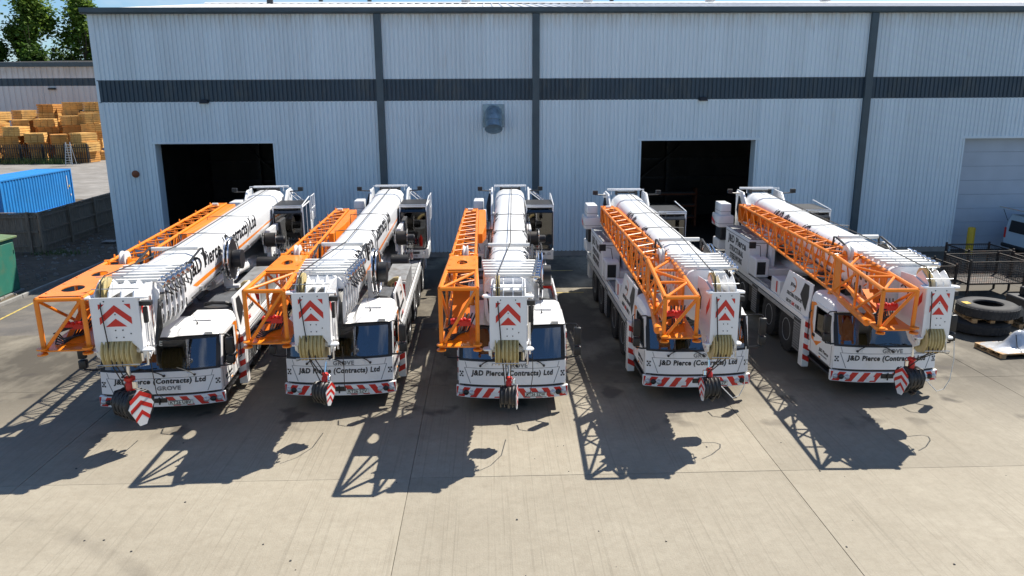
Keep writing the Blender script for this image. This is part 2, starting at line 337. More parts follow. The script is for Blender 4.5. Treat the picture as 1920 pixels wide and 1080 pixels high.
for k, yy in enumerate((29.6, 33.6)):
    for x0, x1 in ((-2.0, 0.2), (2.2, 3.8), (7.2, 9.0)):
        part('yellow_line', lambda m: m.b(x0, x1, yy, yy+.10, .003, .006), 'yellow_line', yard)
part('drain_grate', lambda m: [m.b(-2.25,-1.3,25.0+.09*i,25.045+.09*i,.004,.012) for i in range(7)] and m.b(-2.3,-2.25,24.98,25.62,.004,.013).b(-1.3,-1.25,24.98,25.62,.004,.013), 'steel_dark', yard)
verge = tag(part('soil_verge', lambda m: None, 'soil'), kind='structure')
def verge_fn():
    m = MB(); nx, ny = 30, 60
    for j in range(ny+1):
        for i in range(nx+1):
            y = 25.0 + 36*j/ny; xr = -18.75 + (.75 if y > 36.9 else .35*(y-25)/12)
            x = -34 + (xr+34)*i/nx; z = .02 + .09*mnoise.noise((x*.6, y*.6, 1)) + .05*mnoise.noise((x*2.3, y*2.3, 4)) - (.05 if i == nx else 0)
            m.v.append((x, y, z))
    for j in range(ny):
        for i in range(nx): a = j*(nx+1)+i; m.f.append([a, a+1, a+nx+2, a+nx+1])
    return m.mesh('soil_verge')
_old = verge.data; verge.data = verge_fn(); verge.data.materials.append(MATS['soil']); bpy.data.meshes.remove(_old)
for k in range(7):
    y0 = 25 + 1.7*k; y1 = y0 + 1.68; xx = lambda y: -18.68 + .35*(y-25)/12
    part('kerb_stone', lambda m: m.hexa([(xx(y0)-.06,y0,-.05),(xx(y0)+.06,y0,-.05),(xx(y1)+.06,y1,-.05),(xx(y1)-.06,y1,-.05),(xx(y0)-.06,y0,.1),(xx(y0)+.06,y0,.1),(xx(y1)+.06,y1,.1),(xx(y1)-.06,y1,.1)]), 'kerb', road, bevel=.012)
random.seed(5)
part('litter', lambda m: m.hexa([(-20.9,41.6,.1),(-20.2,41.5,.1),(-20.15,41.95,.12),(-20.85,42.1,.1),(-20.9,41.6,.13),(-20.2,41.5,.13),(-20.15,41.95,.15),(-20.85,42.1,.13)]), 'kerb', verge)
def rubble(m):
    for k in range(420):
        x = random.uniform(-23.5, -18.9); y = random.uniform(25.5, 48); s_ = random.uniform(.02, .09); z = .03
        m.hexa([(x-s_,y-s_,z-.05),(x+s_,y-s_*.8,z-.05),(x+s_*.9,y+s_,z-.05),(x-s_*.7,y+s_*.9,z-.05),(x-s_*.6,y-s_*.7,z+s_*.7),(x+s_*.7,y-s_*.5,z+s_*.8),(x+s_*.6,y+s_*.6,z+s_*.6),(x-s_*.6,y+s_*.5,z+s_*.7)])
tag(part('rubble', rubble, 'gravel'), 'scattered stones and clods on the dark verge', 'rubble', kind='stuff')
def tufts(m, spots, hh):
    for (x, y, rx, n) in spots:
        for k in range(n):
            px = x + random.gauss(0, rx); py = y + random.gauss(0, .25); h = hh*random.uniform(.4, 1.2); a = random.uniform(0, 6.28); dx, dy = math.cos(a), math.sin(a); t = random.uniform(.1, .5)*h
            m.add([(px-dy*.02, py+dx*.02, -.05), (px+dy*.02, py-dx*.02, -.05), (px+dx*t, py+dy*t, h)], [(0,1,2)])
tag(part('weeds', lambda m: tufts(m, [(-20.4,29.5,.5,260),(-19.0,28,.25,200),(-19.1,26,.25,120),(-21.8,38.8,.7,200)], .28), 'grass', smooth=False), 'low green weeds along the kerb beside the green kiosk', 'weeds', kind='stuff')
tag(part('fence_weeds', lambda m: tufts(m, [(-57,96.6,2.2,500),(-53,96.4,1.2,260),(-63,96.6,1.5,150)], .8), 'grass', smooth=False), 'green weeds along the foot of the palisade fence', 'weeds', kind='stuff')

# ------------------------------------------------------------------ main warehouse
WY = 37.0; XL, XR = -17.8, 36.0; EAVE = 11.4
wh = tag(empty('warehouse', (0, WY, 0)), 'large pale ribbed metal warehouse with dark band behind the cranes', 'warehouse')
def ribbed(m, x0, x1, z0, z1, y=0.0, pitch=.2, d=.042, phase=0.0):
    pts = []; k0 = math.floor((x0-phase)/pitch) - 1; x = None
    prof = ((0, 0), (.20, 0), (.30, -d), (.90, -d), (1.0, 0))
    k = k0
    while phase + k*pitch < x1:
        for u, dy in prof[:-1]:
            xx_ = phase + (k+u)*pitch
            if x0 < xx_ < x1: pts.append((xx_, dy))
        k += 1
    pts = [(x0, 0)] + pts + [(x1, 0)]
    n = len(pts); o = len(m.v)
    m.v += [(px, y+dy, z0) for px, dy in pts] + [(px, y+dy, z1) for px, dy in pts]
    m.f += [[o+i, o+i+1, o+n+i+1, o+n+i] for i in range(n-1)]
D1 = (-15.6, -9.95); D2 = (7.28, 12.96); D3 = (23.0, 28.7); DH = 5.57
COLS = [-4.9, 2.32, 18.02]
bays = [XL] + COLS + [XR]
def wall_piece(x0, x1, z0, z1, mt, nm='cladding_sheet', y=0.0): return part(nm, lambda m: ribbed(m, x0, x1, z0, z1, y), mt, wh, smooth=False)
for k in range(4):
    a, b_ = bays[k], bays[k+1]
    wall_piece(a, b_, 8.42, EAVE, 'clad_light')
    wall_piece(a, b_, 7.45, 8.42, 'clad_dark', 'dark_band', -.004)
    dd = [d for d in (D1, D2, D3) if a < d[0] < b_]
    if not dd: wall_piece(a, b_, 0.25, 7.45, 'clad_light')
    else:
        d = dd[0]
        wall_piece(a, d[0], 0.25, 7.45, 'clad_light'); wall_piece(d[1], b_, 0.25, 7.45, 'clad_light'); wall_piece(d[0], d[1], DH, 7.45, 'clad_light')
    part('flashing', lambda m: m.b(a, b_, -.05, .0, 8.40, 8.44), 'trim_dark', wh)
    part('flashing', lambda m: m.b(a, b_, -.045, .0, 7.43, 7.46), 'clad_light', wh)
for x0, x1 in ((XL, D1[0]), (D1[1], D2[0]), (D2[1], D3[0]), (D3[1], XR)):
    part('plinth', lambda m: m.b(x0, x1, -.02, .2, -.05, .27), 'kerb', wh)
for d in (D1, D2, D3):
    part('door_trim', lambda m: m.b(d[0]-.12, d[1]+.12, -.06, .02, DH-.02, DH+.09), 'clad_light', wh)
    for s_, x in ((-1, d[0]), (1, d[1])):
        part('door_jamb', lambda m: m.b(min(x, x-s_*.09), max(x, x-s_*.09), -.055, .62, 0, DH-.02), 'clad_light', wh, bevel=.01)
part('rain_gutter', lambda m: m.prism([(XL-.25,-.32,EAVE+.16),(XL-.25,-.32,EAVE-.03),(XL-.25,-.26,EAVE-.1),(XL-.25,-.0,EAVE-.1),(XL-.25,-.0,EAVE+.1)], (XR-XL+.5, 0, 0)), 'trim_dark', wh)
for x in COLS:
    part('downpipe', lambda m: m.b(x-.165, x+.165, -.22, -.035, .1, EAVE-.1), 'trim_dark', wh, bevel=.02)
part('corner_trim', lambda m: m.b(XL-.06, XL+.1, -.045, .12, 0, EAVE), 'clad_light', wh)
# roof, side, back, floor and frame inside
RP = math.tan(R(7.1)); DEP = 32.0
def roof_fn(m):
    pts = []; x = XL - .2; pr = .5
    while x < XR+.2:
        pts += [(x, 0), (x+pr*.7, 0), (x+pr*.78, .05), (x+pr*.92, .05)]; x += pr
    n = len(pts)
    for (y, z) in ((-.25, EAVE+.1-.25*RP), (DEP/2, EAVE+.1+DEP/2*RP), (DEP+.2, EAVE+.1-.2*RP)): m.v += [(px, y, z+dz) for px, dz in pts]
    for r in range(2): m.f += [[r*n+i, r*n+i+1, (r+1)*n+i+1, (r+1)*n+i] for i in range(n-1)]
part('roof', roof_fn, 'roof', wh, smooth=False)
part('ridge_cap', lambda m: m.prism([(XL-.2, DEP/2-.3, EAVE+.13+DEP/2*RP),(XL-.2, DEP/2, EAVE+.24+DEP/2*RP),(XL-.2, DEP/2+.3, EAVE+.13+DEP/2*RP)], (XR-XL+.4, 0, 0)), 'roof', wh)
part('gable_wall', lambda m: m.prism([(XL,.12,0),(XL,DEP,0),(XL,DEP,EAVE),(XL,DEP/2,EAVE+DEP/2*RP),(XL,.12,EAVE)], (.08,0,0)), 'clad_light', wh)
part('gable_wall', lambda m: m.prism([(XR,.12,0),(XR,DEP,0),(XR,DEP,EAVE),(XR,DEP/2,EAVE+DEP/2*RP),(XR,.12,EAVE)], (.08,0,0)), 'clad_light', wh)
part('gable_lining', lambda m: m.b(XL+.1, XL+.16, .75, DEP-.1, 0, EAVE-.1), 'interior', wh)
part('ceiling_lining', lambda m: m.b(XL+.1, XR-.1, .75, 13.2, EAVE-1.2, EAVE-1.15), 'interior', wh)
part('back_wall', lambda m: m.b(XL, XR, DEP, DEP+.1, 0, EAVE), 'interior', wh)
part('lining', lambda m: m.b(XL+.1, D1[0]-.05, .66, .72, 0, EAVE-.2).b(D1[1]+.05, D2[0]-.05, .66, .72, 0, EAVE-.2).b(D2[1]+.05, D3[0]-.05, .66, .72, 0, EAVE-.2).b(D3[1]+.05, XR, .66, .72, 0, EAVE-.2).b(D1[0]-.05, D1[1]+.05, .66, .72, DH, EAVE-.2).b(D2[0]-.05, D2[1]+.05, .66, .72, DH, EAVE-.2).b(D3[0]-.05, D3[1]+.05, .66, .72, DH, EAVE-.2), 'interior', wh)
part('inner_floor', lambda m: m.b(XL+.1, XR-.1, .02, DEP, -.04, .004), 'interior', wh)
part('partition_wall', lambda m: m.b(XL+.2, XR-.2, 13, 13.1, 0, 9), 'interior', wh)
for x in (D1[0]+.9, D2[1]-1.1):
    for z in (1.2, 2.4, 3.6, 4.8): part('sheeting_rail', lambda m: m.b(x-5, x+5, 12.8, 12.95, z, z+.14), 'steel_dark', wh)
for x in (-14.4, -11.0, 9.0, 11.6): part('inner_column', lambda m: m.b(x-.1, x+.1, 12.4, 12.7, 0, 9), 'steel_dark', wh)
for x0, z0, x1, z1 in ((8.0, 1.0, 12.4, 4.6), (-15.2, 4.8, -11.2, 1.0)): part('wind_brace', lambda m: m.tube((x0, 12.3, z0), (x1, 12.3, z1), .06, 6), 'steel_dark', wh)
# sectional shutter in the right-hand doorway, one panel at a time
for k in range(8):
    z0 = .02 + k*.693
    part('shutter_panel', lambda m: m.hexa([(D3[0]+.09,.36,z0+.004),(D3[1]-.09,.36,z0+.004),(D3[1]-.09,.42,z0+.004),(D3[0]+.09,.42,z0+.004),(D3[0]+.09,.36,z0+.690),(D3[1]-.09,.36,z0+.690),(D3[1]-.09,.42,z0+.690),(D3[0]+.09,.42,z0+.690)]), 'shutter', wh, bevel=.006)
# exhaust duct
part('duct_plate', lambda m: m.b(.33-.5, .33+.5, -.07, -.035, 6.22, 7.28), 'duct', wh, bevel=.01)
def duct(m):
    P = [((.33, -.05, 6.85), (0,-1,0)), ((.33,-.22,6.84), (0,-1,-.12)), ((.33,-.40,6.74), (0,-.9,-.7)), ((.33,-.55,6.55), (0,-.6,-.9)), ((.33,-.80,6.16), (0,-.6,-.9))]
    n = 20
    for c, a in P:
        c = Vector(c); a = Vector(a).normalized(); u = Vector((1,0,0)); w_ = a.cross(u)
        for i in range(n): t = 2*math.pi*i/n; m.v.append(tuple(c + (u*math.cos(t) + w_*math.sin(t))*.39))
    for k in range(len(P)-1): m.f += [[k*n+i, k*n+(i+1) % n, (k+1)*n+(i+1) % n, (k+1)*n+i] for i in range(n)]
dct = part('exhaust_duct', duct, 'duct', wh)
part('duct_seam', lambda m: [m.lathe(c_, (0,-.555,-.832), [(.392,0),(.412,.01),(.412,.03),(.392,.04)], 20) for c_ in ((.33,-.78,6.19),(.33,-.60,6.47))], 'duct', dct)
part('duct_mouth', lambda m: m.lathe((.33,-.79,6.17), (0,-.555,-.832), [(.38,0),(.38,.012)], 20), 'black', dct)
for x in (-13.0, 10.2):
    fl = part('floodlight', lambda m: m.hexa([(x-.2,-.28,7.38),(x+.2,-.28,7.38),(x+.22,-.02,7.42),(x-.22,-.02,7.42),(x-.16,-.22,7.56),(x+.16,-.22,7.56),(x+.16,-.02,7.56),(x-.16,-.02,7.56)]), 'black', wh, bevel=.015)
    part('lens', lambda m: m.b(x-.15, x+.15, -.25, -.08, 7.365, 7.378), 'lens', fl)
part('alarm_bell', lambda m: m.lathe((-16.55,-.03,4.17), (0,-1,0), [(.17,0),(.17,.06),(.1,.13),(.03,.15)], 16), 'rust', wh)
part('rust_streak', lambda m: m.add([(-13.70,-.037,10.9),(-13.66,-.037,10.9),(-13.64,-.037,9.6),(-13.655,-.037,8.5),(-13.672,-.037,9.7)], [(0,4,3,2,1)]), 'rust', wh)
for x in (-10.5, -7.4, 8.2): part('roof_vent', lambda m: m.tube((x,15.5,EAVE+2.2),(x,15.5,EAVE+2.75),.14,10).lathe((x,15.5,EAVE+2.78),(0,0,1),[(.24,0),(.24,.05),(.05,.14)],12), 'trim_dark', wh)
part('roof_flue', lambda m: m.tube((-13.6,15,EAVE+2.0),(-13.6,15,EAVE+3.4),.2,12), 'steel_dark', wh)
for x in (-1.2, 6.6, 14.5, 22): part('roof_hatch', lambda m: m.b(x-.3,x+.3,14.8,15.2,EAVE+2.1,EAVE+2.55), 'roof', wh, bevel=.03)
# things seen through the doorways
def ibc(x, y, label):
    r = tag(empty('bulk_tank', (x, y, 0)), label, 'tank')
    part('bottle', lambda m: m.b(-.48,.48,-.55,.55,.2,1.12), 'plastic_white', r, bevel=.08, seg=2)
    part('pallet', lambda m: m.b(-.5,.5,-.6,.6,.0,.14), 'pallet_wood', r, bevel=.01)
    for z in (.35, .6, .85, 1.1): part('cage_bar', lambda m: m.b(-.52,.52,-.62,-.60,z,z+.02).b(-.52,-.5,-.6,.6,z,z+.02).b(.5,.52,-.6,.6,z,z+.02), 'galv', r)
    for i in range(5): part('cage_bar', lambda m: m.b(-.5+.24*i,-.48+.24*i,-.625,-.605,.14,1.15), 'galv', r)
ibc(-14.75, 38.4, 'white caged liquid tank just inside the left doorway')
st = tag(empty('steel_rack', (10.2, 45.5, 0)), 'dim rack of brown steel bars inside the middle doorway', 'rack')
for k in range(3):
    part('shelf_beam', lambda m: m.b(-2.3,2.3,-.3,.3,.5+.7*k,.6+.7*k), 'rust', st)
    for i in range(6): part('steel_bar', lambda m: m.b(-2.2,2.2,-.28+.1*i,-.22+.1*i,.6+.7*k,.67+.7*k), 'steel_dark', st)
for x in (-2.2, 2.2): part('upright', lambda m: m.b(x-.06,x+.06,-.3,.3,0,2.3), 'rust', st)

# ------------------------------------------------------------------ left side: kiosk, fence, container
kio = tag(empty('green_kiosk', (-20.7, 28.95, 0)), 'dark green steel utility kiosk on the verge at the left edge', 'kiosk')
part('body', lambda m: m.b(-1.6,1.55,-2.3,2.2,-.05,2.2), 'green', kio, bevel=.02)
part('roof', lambda m: m.prism([(-1.72,-2.4,2.202),(1.66,-2.4,2.202),(1.66,-2.4,2.28),(-.0,-2.4,2.42),(-1.72,-2.4,2.28)], (0,4.72,0)), 'green_roof', kio, bevel=.01)
for y0, y1 in ((-2.2,-.85),(-.83,.55),(.57,2.1)):
    d = part('door', lambda m: m.b(1.552,1.585,y0,y1,.12,2.05), 'green', kio, bevel=.01)
    part('hinge', lambda m: m.b(1.586,1.61,y1-.06,y1-.02,.4,.55).b(1.586,1.61,y1-.06,y1-.02,1.6,1.75), 'green', d)
    part('handle', lambda m: m.b(1.586,1.63,y0+.1,y0+.2,1.0,1.16).b(1.62,1.64,y0+.12,y0+.32,1.08,1.11), 'galv', d)
part('base', lambda m: m.b(-1.7,1.64,-2.4,2.3,-.08,.07), 'kerb', kio)
part('cable_box', lambda m: m.b(1.0,1.3,2.2,2.3,2.0,2.25), 'green', kio)

fen = tag(empty('timber_fence', (-22.7, 39.2, 0)), 'weathered grey brown close board timber fence turning a corner', 'fence')
random.seed(11)
def fence_run(p0, p1, h=2.05, bay=3.0):
    p0 = Vector(p0); p1 = Vector(p1); d = p1-p0; Lr = d.length; d.normalize(); nr = Vector((d.y, -d.x, 0))
    def bx(m, a, b2, t0, t1, z0, z1, ztilt=0.0):
        q = [p0+d*a+nr*t0, p0+d*b2+nr*t0, p0+d*b2+nr*t1, p0+d*a+nr*t1]
        m.hexa([(v.x,v.y,z0) for v in q] + [(v.x,v.y,z1) for v in q])
    s_ = 0.0; k = 0
    while s_ < Lr-.05:
        wd = .145; t = random.uniform(0, .012)
        part('board', lambda m: bx(m, s_, min(s_+wd, Lr), -.0-t, .02-t, .03+random.uniform(0,.03), h-.03+random.uniform(-.02,.0)), 'board', fen)
        s_ += wd+.006
    k = 0
    while k*bay < Lr+.1:
        part('post', lambda m: bx(m, k*bay-.07, k*bay+.07, .02, .15, 0, h+.05), 'board', fen, bevel=.01); k += 1
    for z in (.3, 1.05, 1.8):
        part('rail', lambda m: bx(m, 0, Lr, .021, .09, z, z+.09), 'board', fen)
    part('capping', lambda m: bx(m, 0, Lr, -.05, .08, h-.02, h+.02), 'board', fen)
fence_run((.0,0,0), (-.55,14.5,0)); 
_f = fence_run((-9.5,.05,0), (-.05,.05,0))
# blue shipping container beyond the fence
con = tag(empty('shipping_container', (-32.0, 53.9, 0)), 'bright blue corrugated shipping container behind the timber fence', 'container')
CL, CW, CHh = 8.6, 2.5, 2.65
def corr(m, axis, a0, a1, c, z0, z1, pitch, d):
    n = int((a1-a0)/pitch); prof = []
    for k in range(n):
        q = a0 + k*(a1-a0)/n; pp = (a1-a0)/n
        prof += [(q, 0), (q+pp*.28, 0), (q+pp*.5, -d), (q+pp*.78, -d)]
    prof.append((a1, 0)); n = len(prof); o = len(m.v)
    for z in (z0, z1): m.v += [((c+dd if axis == 'y' else u), (u if axis == 'y' else c-dd), z) for u, dd in prof]
    m.f += [[o+i, o+i+1, o+n+i+1, o+n+i] for i in range(n-1)]
part('side_panel', lambda m: corr(m, 'y', -CL/2+.12, CL/2-.12, CW/2-.02, .14, CHh-.1, .31, .045), 'cont_blue', con, smooth=False)
part('side_panel', lambda m: corr(m, 'y', -CL/2+.12, CL/2-.12, -CW/2+.06, .14, CHh-.1, .31, .045), 'cont_blue', con, smooth=False)
part('end_panel', lambda m: corr(m, 'x', -CW/2+.12, CW/2-.12, -CL/2+.02, .14, CHh-.1, .31, .045), 'cont_blue', con, smooth=False)
part('end_panel', lambda m: m.b(-CW/2+.1, CW/2-.1, CL/2-.06, CL/2-.02, .14, CHh-.1), 'cont_blue', con)
for x in (-1, 1):
    for y in (-1, 1): part('corner_post', lambda m: m.b(x*(CW/2)-.0 if x < 0 else CW/2-.13, -CW/2+.13 if x < 0 else CW/2, y*CL/2 if y < 0 else CL/2-.13, -CL/2+.13 if y < 0 else CL/2, 0, CHh), 'cont_blue', con, bevel=.01)
    part('side_rail', lambda m: m.b(CW/2-.07 if x > 0 else -CW/2, CW/2 if x > 0 else -CW/2+.07, -CL/2+.13, CL/2-.13, CHh-.1, CHh-.01).b(CW/2-.07 if x > 0 else -CW/2, CW/2 if x > 0 else -CW/2+.07, -CL/2+.13, CL/2-.13, .02, .15), 'cont_blue', con)
def ctop(m):
    n = 56
    for i in range(n+1):
        y = -CL/2+.06+(CL-.12)*i/n; z = CHh-.02-(.02 if (i//2) % 2 else 0)
        m.v += [(-CW/2+.05, y, z), (CW/2-.05, y, z)]
    m.f += [[2*i, 2*i+1, 2*i+3, 2*i+2] for i in range(n)]
part('top_panel', ctop, 'cont_blue', con, smooth=False)
for y in (-1, 1): part('end_rail', lambda m: m.b(-CW/2+.13, CW/2-.13, y*CL/2 if y < 0 else CL/2-.08, -CL/2+.08 if y < 0 else CL/2, CHh-.09, CHh-.005), 'cont_blue', con)
part('label_sticker', lambda m: m.b(CW/2-.015,CW/2-.008,CL/2-.55,CL/2-.42,1.35,1.5), 'yellow', con)
part('label_sticker', lambda m: m.b(CW/2-.015,CW/2-.008,CL/2-.75,CL/2-.69,1.2,2.2).b(CW/2-.015,CW/2-.008,CL/2-.45,CL/2-.36,.7,.85), 'white_sticker', con)
tag(part('paving_slab', lambda m: m.b(-28.6,-27.2,60.2,61.0,-.09,.1), 'kerb', bevel=.02), 'pale flat slab lying on gravel behind the blue container', 'slab')

# ------------------------------------------------------------------ timber yard beyond
fb = tag(empty('far_shed', (-60, 114, 0)), 'lower grey clad shed with dark band behind the timber stacks', 'shed')
FX0, FX1, FH = -12.0, 40, 12.1
part('cladding', lambda m: ribbed(m, FX0, FX1, 10.5, FH, 0, .8, .09), 'clad_far', fb, smooth=False)
part('dark_band', lambda m: ribbed(m, FX0, FX1, 9.45, 10.5, -.01, .8, .09), 'clad_dark', fb, smooth=False)
part('cladding', lambda m: [ribbed(m, FX0, -2.6, 0, 9.45, 0, .8, .09), ribbed(m, 2.6, FX1, 0, 9.45, 0, .8, .09), ribbed(m, -2.6, 2.6, 6.5, 9.45, 0, .8, .09)], 'clad_far', fb, smooth=False)
part('doorway_lining', lambda m: m.b(-3.0,3.0,1.5,1.7,0,7), 'black', fb)
part('gutter', lambda m: m.b(FX0-.3, FX1, -.35, .1, FH-.05, FH+.55), 'trim_dark', fb)
part('gable_wall', lambda m: m.b(FX0-.05, FX0+.1, .05, 30, 0, FH), 'clad_far', fb)
part('roof', lambda m: m.add([(FX0-.2,-.1,FH+.5),(FX1,-.1,FH+.5),(FX1,18,FH+1.6),(FX0-.2,18,FH+1.6),(FX0-.2,34,FH+.4),(FX1,34,FH+.4)],[(0,1,2,3),(3,2,5,4)]), 'steel_dark', fb)
part('floodlight', lambda m: m.b(-1.6,-.6,-.5,-.1,8.95,9.2), 'black', fb, bevel=.05)
# palisade fence: every pale by itself
pal = tag(empty('palisade_fence', (-60, 97.2, 0)), 'dark steel palisade fence in front of the timber stacks', 'fence')
for k in range(72):
    x = -8 + k*.27
    o = part('pale', lambda m: m.prism([(-.05,0,.05),(.05,0,.05),(.05,0,2.15),(0,0,2.35),(-.05,0,2.15)], (0,-.03,0)), 'palisade', pal, key='pale'); o.location = (x, -.06, 0)
for k in range(8):
    o = part('post', lambda m: m.b(-.07,.07,.06,.18,0,2.3), 'palisade', pal, key='palpost'); o.location = (-8 + k*2.7, 0, 0)
for z in (.5, 1.8): part('rail', lambda m: m.b(-8,11.4,-.0,.05,z,z+.08), 'palisade', pal)
ld = tag(empty('step_ladder', (-49.6, 94.0, 0)), 'aluminium step ladder standing at the end of the palisade fence', 'ladder')
for x in (-.32, .32): part('stile', lambda m: m.tube((x*1.2,-.4,0),(x*.8,.0,2.7),.05,6), 'alu', ld); part('rear_leg', lambda m: m.tube((x*1.1,.7,0),(x*.75,.05,2.6),.04,6), 'alu', ld)
for k in range(8): part('tread', lambda m: m.b(-.34,.34,-.42+.05*k,-.28+.05*k,.25+.3*k,.31+.3*k), 'alu', ld)
# timber packs
def pack_mesh(key, mt, wd, hh, dp, nl, nc):
    k = ('pack', key, mt)
    if k in CACHE: return CACHE[k]
    m = MB(); lh = hh/nl
    for i in range(nl):
        o = .02*((i*7) % 3 - 1)
        for j in range(nc):
            c0 = -wd/2 + wd*j/nc
            m.b(c0+.025+o, c0+wd/nc-.025+o, -dp/2+o, dp/2+o, i*lh+.045, (i+1)*lh-.008)
    m.b(-wd/2+.15, wd/2-.15, -dp/2+.15, dp/2-.15, .0, hh-.05)
    me = m.mesh('timber_pack', smooth=False); me.materials.append(MATS[mt]); CACHE[k] = me; return me
random.seed(21)
rows = [(99.3, [-65.2, -61.9, -58.9, -55.9, -52.9, -50.3], [3, 2, 3, 2, 2, 2], 'front'), (102.6, [-66.3, -63.2, -60.0, -56.6, -53.3, -51.0], [4, 3, 3, 4, 4, 4], 'middle'), (106.0, [-68, -64.3, -60.6, -57.4, -54.6, -52.2], [4, 4, 4, 5, 5, 5], 'rear')]
for (yy, xs, ns, rn) in rows:
    for ci, x in enumerate(xs):
        z = -.09; rz0 = random.choice([-.1, .0, .3, -.35, .45, .6])
        for lv in range(ns[ci]+1):
            v = random.choice([0, 0, 1, 1, 2]); mt = random.choice(['timber_a','timber_a','timber_b','timber_b','timber_b'])
            if rn == 'front' and ci == 1 and lv == ns[ci]: mt = 'timber_c'
            wd, hh, dp, nl, nc = ((2.2,1.15,2.2,4,3),(1.8,1.35,2.3,5,2),(2.4,1.0,2.0,4,3))[v]
            o = bpy.data.objects.new('timber_pack', pack_mesh(v, mt, wd, hh, dp, nl, nc)); col.objects.link(o)
            o.location = (x+random.uniform(-.35,.35), yy+random.uniform(-.4,.4), z); o.rotation_euler = (0, 0, rz0+random.uniform(-.22,.22)); z += hh
            cname = {'timber_a': 'orange brown', 'timber_b': 'pale yellow', 'timber_c': 'dark reddish'}[mt]
            tag(o, '%s sawn timber pack, %s layer up in the %s %s row stack from left' % (cname, ORD[lv], ORD[ci], rn), 'timber pack', 'timber packs stacked in the yard')
# flatbed glimpsed at the far left
fl = tag(empty('parked_lorry', (-73.5, 108, 0)), 'sliver of white and green lorry at the far left edge', 'lorry')
part('body', lambda m: m.b(-3,1.0,-1,4,1.0,5.0), 'white', fl, bevel=.05); part('stripe', lambda m: m.b(-3,1.02,-1.02,-1.0,3.3,4.1), 'green', fl)
for x in (-2, 0): part('wheel', lambda m: m.lathe((x,-1.0,.5),(0,1,0),[(.25,0),(.5,.02),(.5,.3),(.25,.32)],16), 'rubber', fl)

# ------------------------------------------------------------------ trees
def tree(x, y, h, rad, z0f, n, lm, label, seed, tall=1.0):
    random.seed(seed); r = tag(empty('broadleaf_tree', (x, y, -.09)), label, 'tree', 'trees behind the timber yard')
    def trunk(m):
        m.tube((0,0,0),(random.uniform(-.4,.4),random.uniform(-.4,.4),h*.55),.45,8,.25)
        for k in range(14):
            a = random.uniform(0,6.28); zz = h*random.uniform(.22,.6); l_ = rad*random.uniform(.5,.95)
            p1 = Vector((math.cos(a)*l_*.6, math.sin(a)*l_*.6, zz+h*.12)); m.tube((0,0,zz), p1, .16, 6, .09)
            for q in range(3):
                aa = a+random.uniform(-.7,.7); m.tube(p1, p1+Vector((math.cos(aa)*l_*.5, math.sin(aa)*l_*.5, h*random.uniform(.05,.2))), .08, 5, .03)
        m.tube((0,0,h*.5),(0,0,h*.85),.22,6,.06)
    part('trunk', trunk, 'bark', r)
    cl = []
    for k in range(int(46*tall)):
        u = random.random(); zz = z0f + (1-z0f)*u; prof = math.sin(math.pi*min(1, (.12+.88*u)**.8))**.6
        a = random.uniform(0,6.28); rr = rad*prof*math.sqrt(random.uniform(.05,1)); cl.append((math.cos(a)*rr, math.sin(a)*rr, h*zz, random.uniform(.6,1.5)*rad*.25))
    def crown(m):
        for k in range(n):
            c = random.choice(cl); s_ = c[3]
            p = Vector((c[0]+random.gauss(0,s_*.6), c[1]+random.gauss(0,s_*.6), c[2]+random.gauss(0,s_*.7)))
            sz = random.uniform(.18,.42); a = random.uniform(0,6.28); tl = random.uniform(-.9,.9)
            u = Vector((math.cos(a), math.sin(a), tl)).normalized()*sz; w_ = u.cross(Vector((random.uniform(-1,1),random.uniform(-1,1),1))).normalized()*sz*.75
            m.add([p-u, p-w_*.9, p+u, p+w_], [(0,1,2,3)])
    part('crown', crown, lm, r, smooth=False)
tree(-73.6, 134, 23.2, 4.8, .10, 26000, 'leaf_a', 'tallest bright green tree beside the warehouse corner', 1)
tree(-78.2, 131, 16.2, 4.0, .08, 17000, 'leaf_b', 'dark green bushy tree left of the tallest tree', 2)
tree(-83.2, 134, 18.0, 2.4, .18, 6500, 'leaf_c', 'slender light green tree near the left edge of the sky', 3)
tree(-88.2, 136, 14.0, 2.8, .12, 6500, 'leaf_a', 'mid green tree at the extreme left edge', 4)
tree(-71.5, 129, 14.0, 4.8, .06, 14000, 'leaf_b', 'low dark tree directly behind the far shed', 5)
tree(-67.0, 137, 23.5, 4.4, .1, 17000, 'leaf_a', 'green tree half hidden by the warehouse corner', 6)
tree(-84.5, 139, 11.0, 3.2, .05, 6000, 'leaf_b', 'low dark tree between the two slender trees', 8)
def wood(m):
    random.seed(9)
    for k in range(16000):
        x = random.uniform(-260, 200); y = random.uniform(190, 215); zz = abs(random.gauss(0, 4.5)); p = Vector((x, y, zz+.5)); a = random.uniform(0, 6.28); u = Vector((math.cos(a), math.sin(a)*.4, random.uniform(-.6,.6)))*random.uniform(.5,1.2); w_ = Vector((-u.z, .3, abs(u.x)+.2))
        m.add([p-u, p-w_*.6, p+u, p+w_*.6], [(0,1,2,3)])
tag(part('distant_wood', wood, 'leaf_b', smooth=False), 'low distant belt of trees behind the far shed', 'wood', kind='stuff')

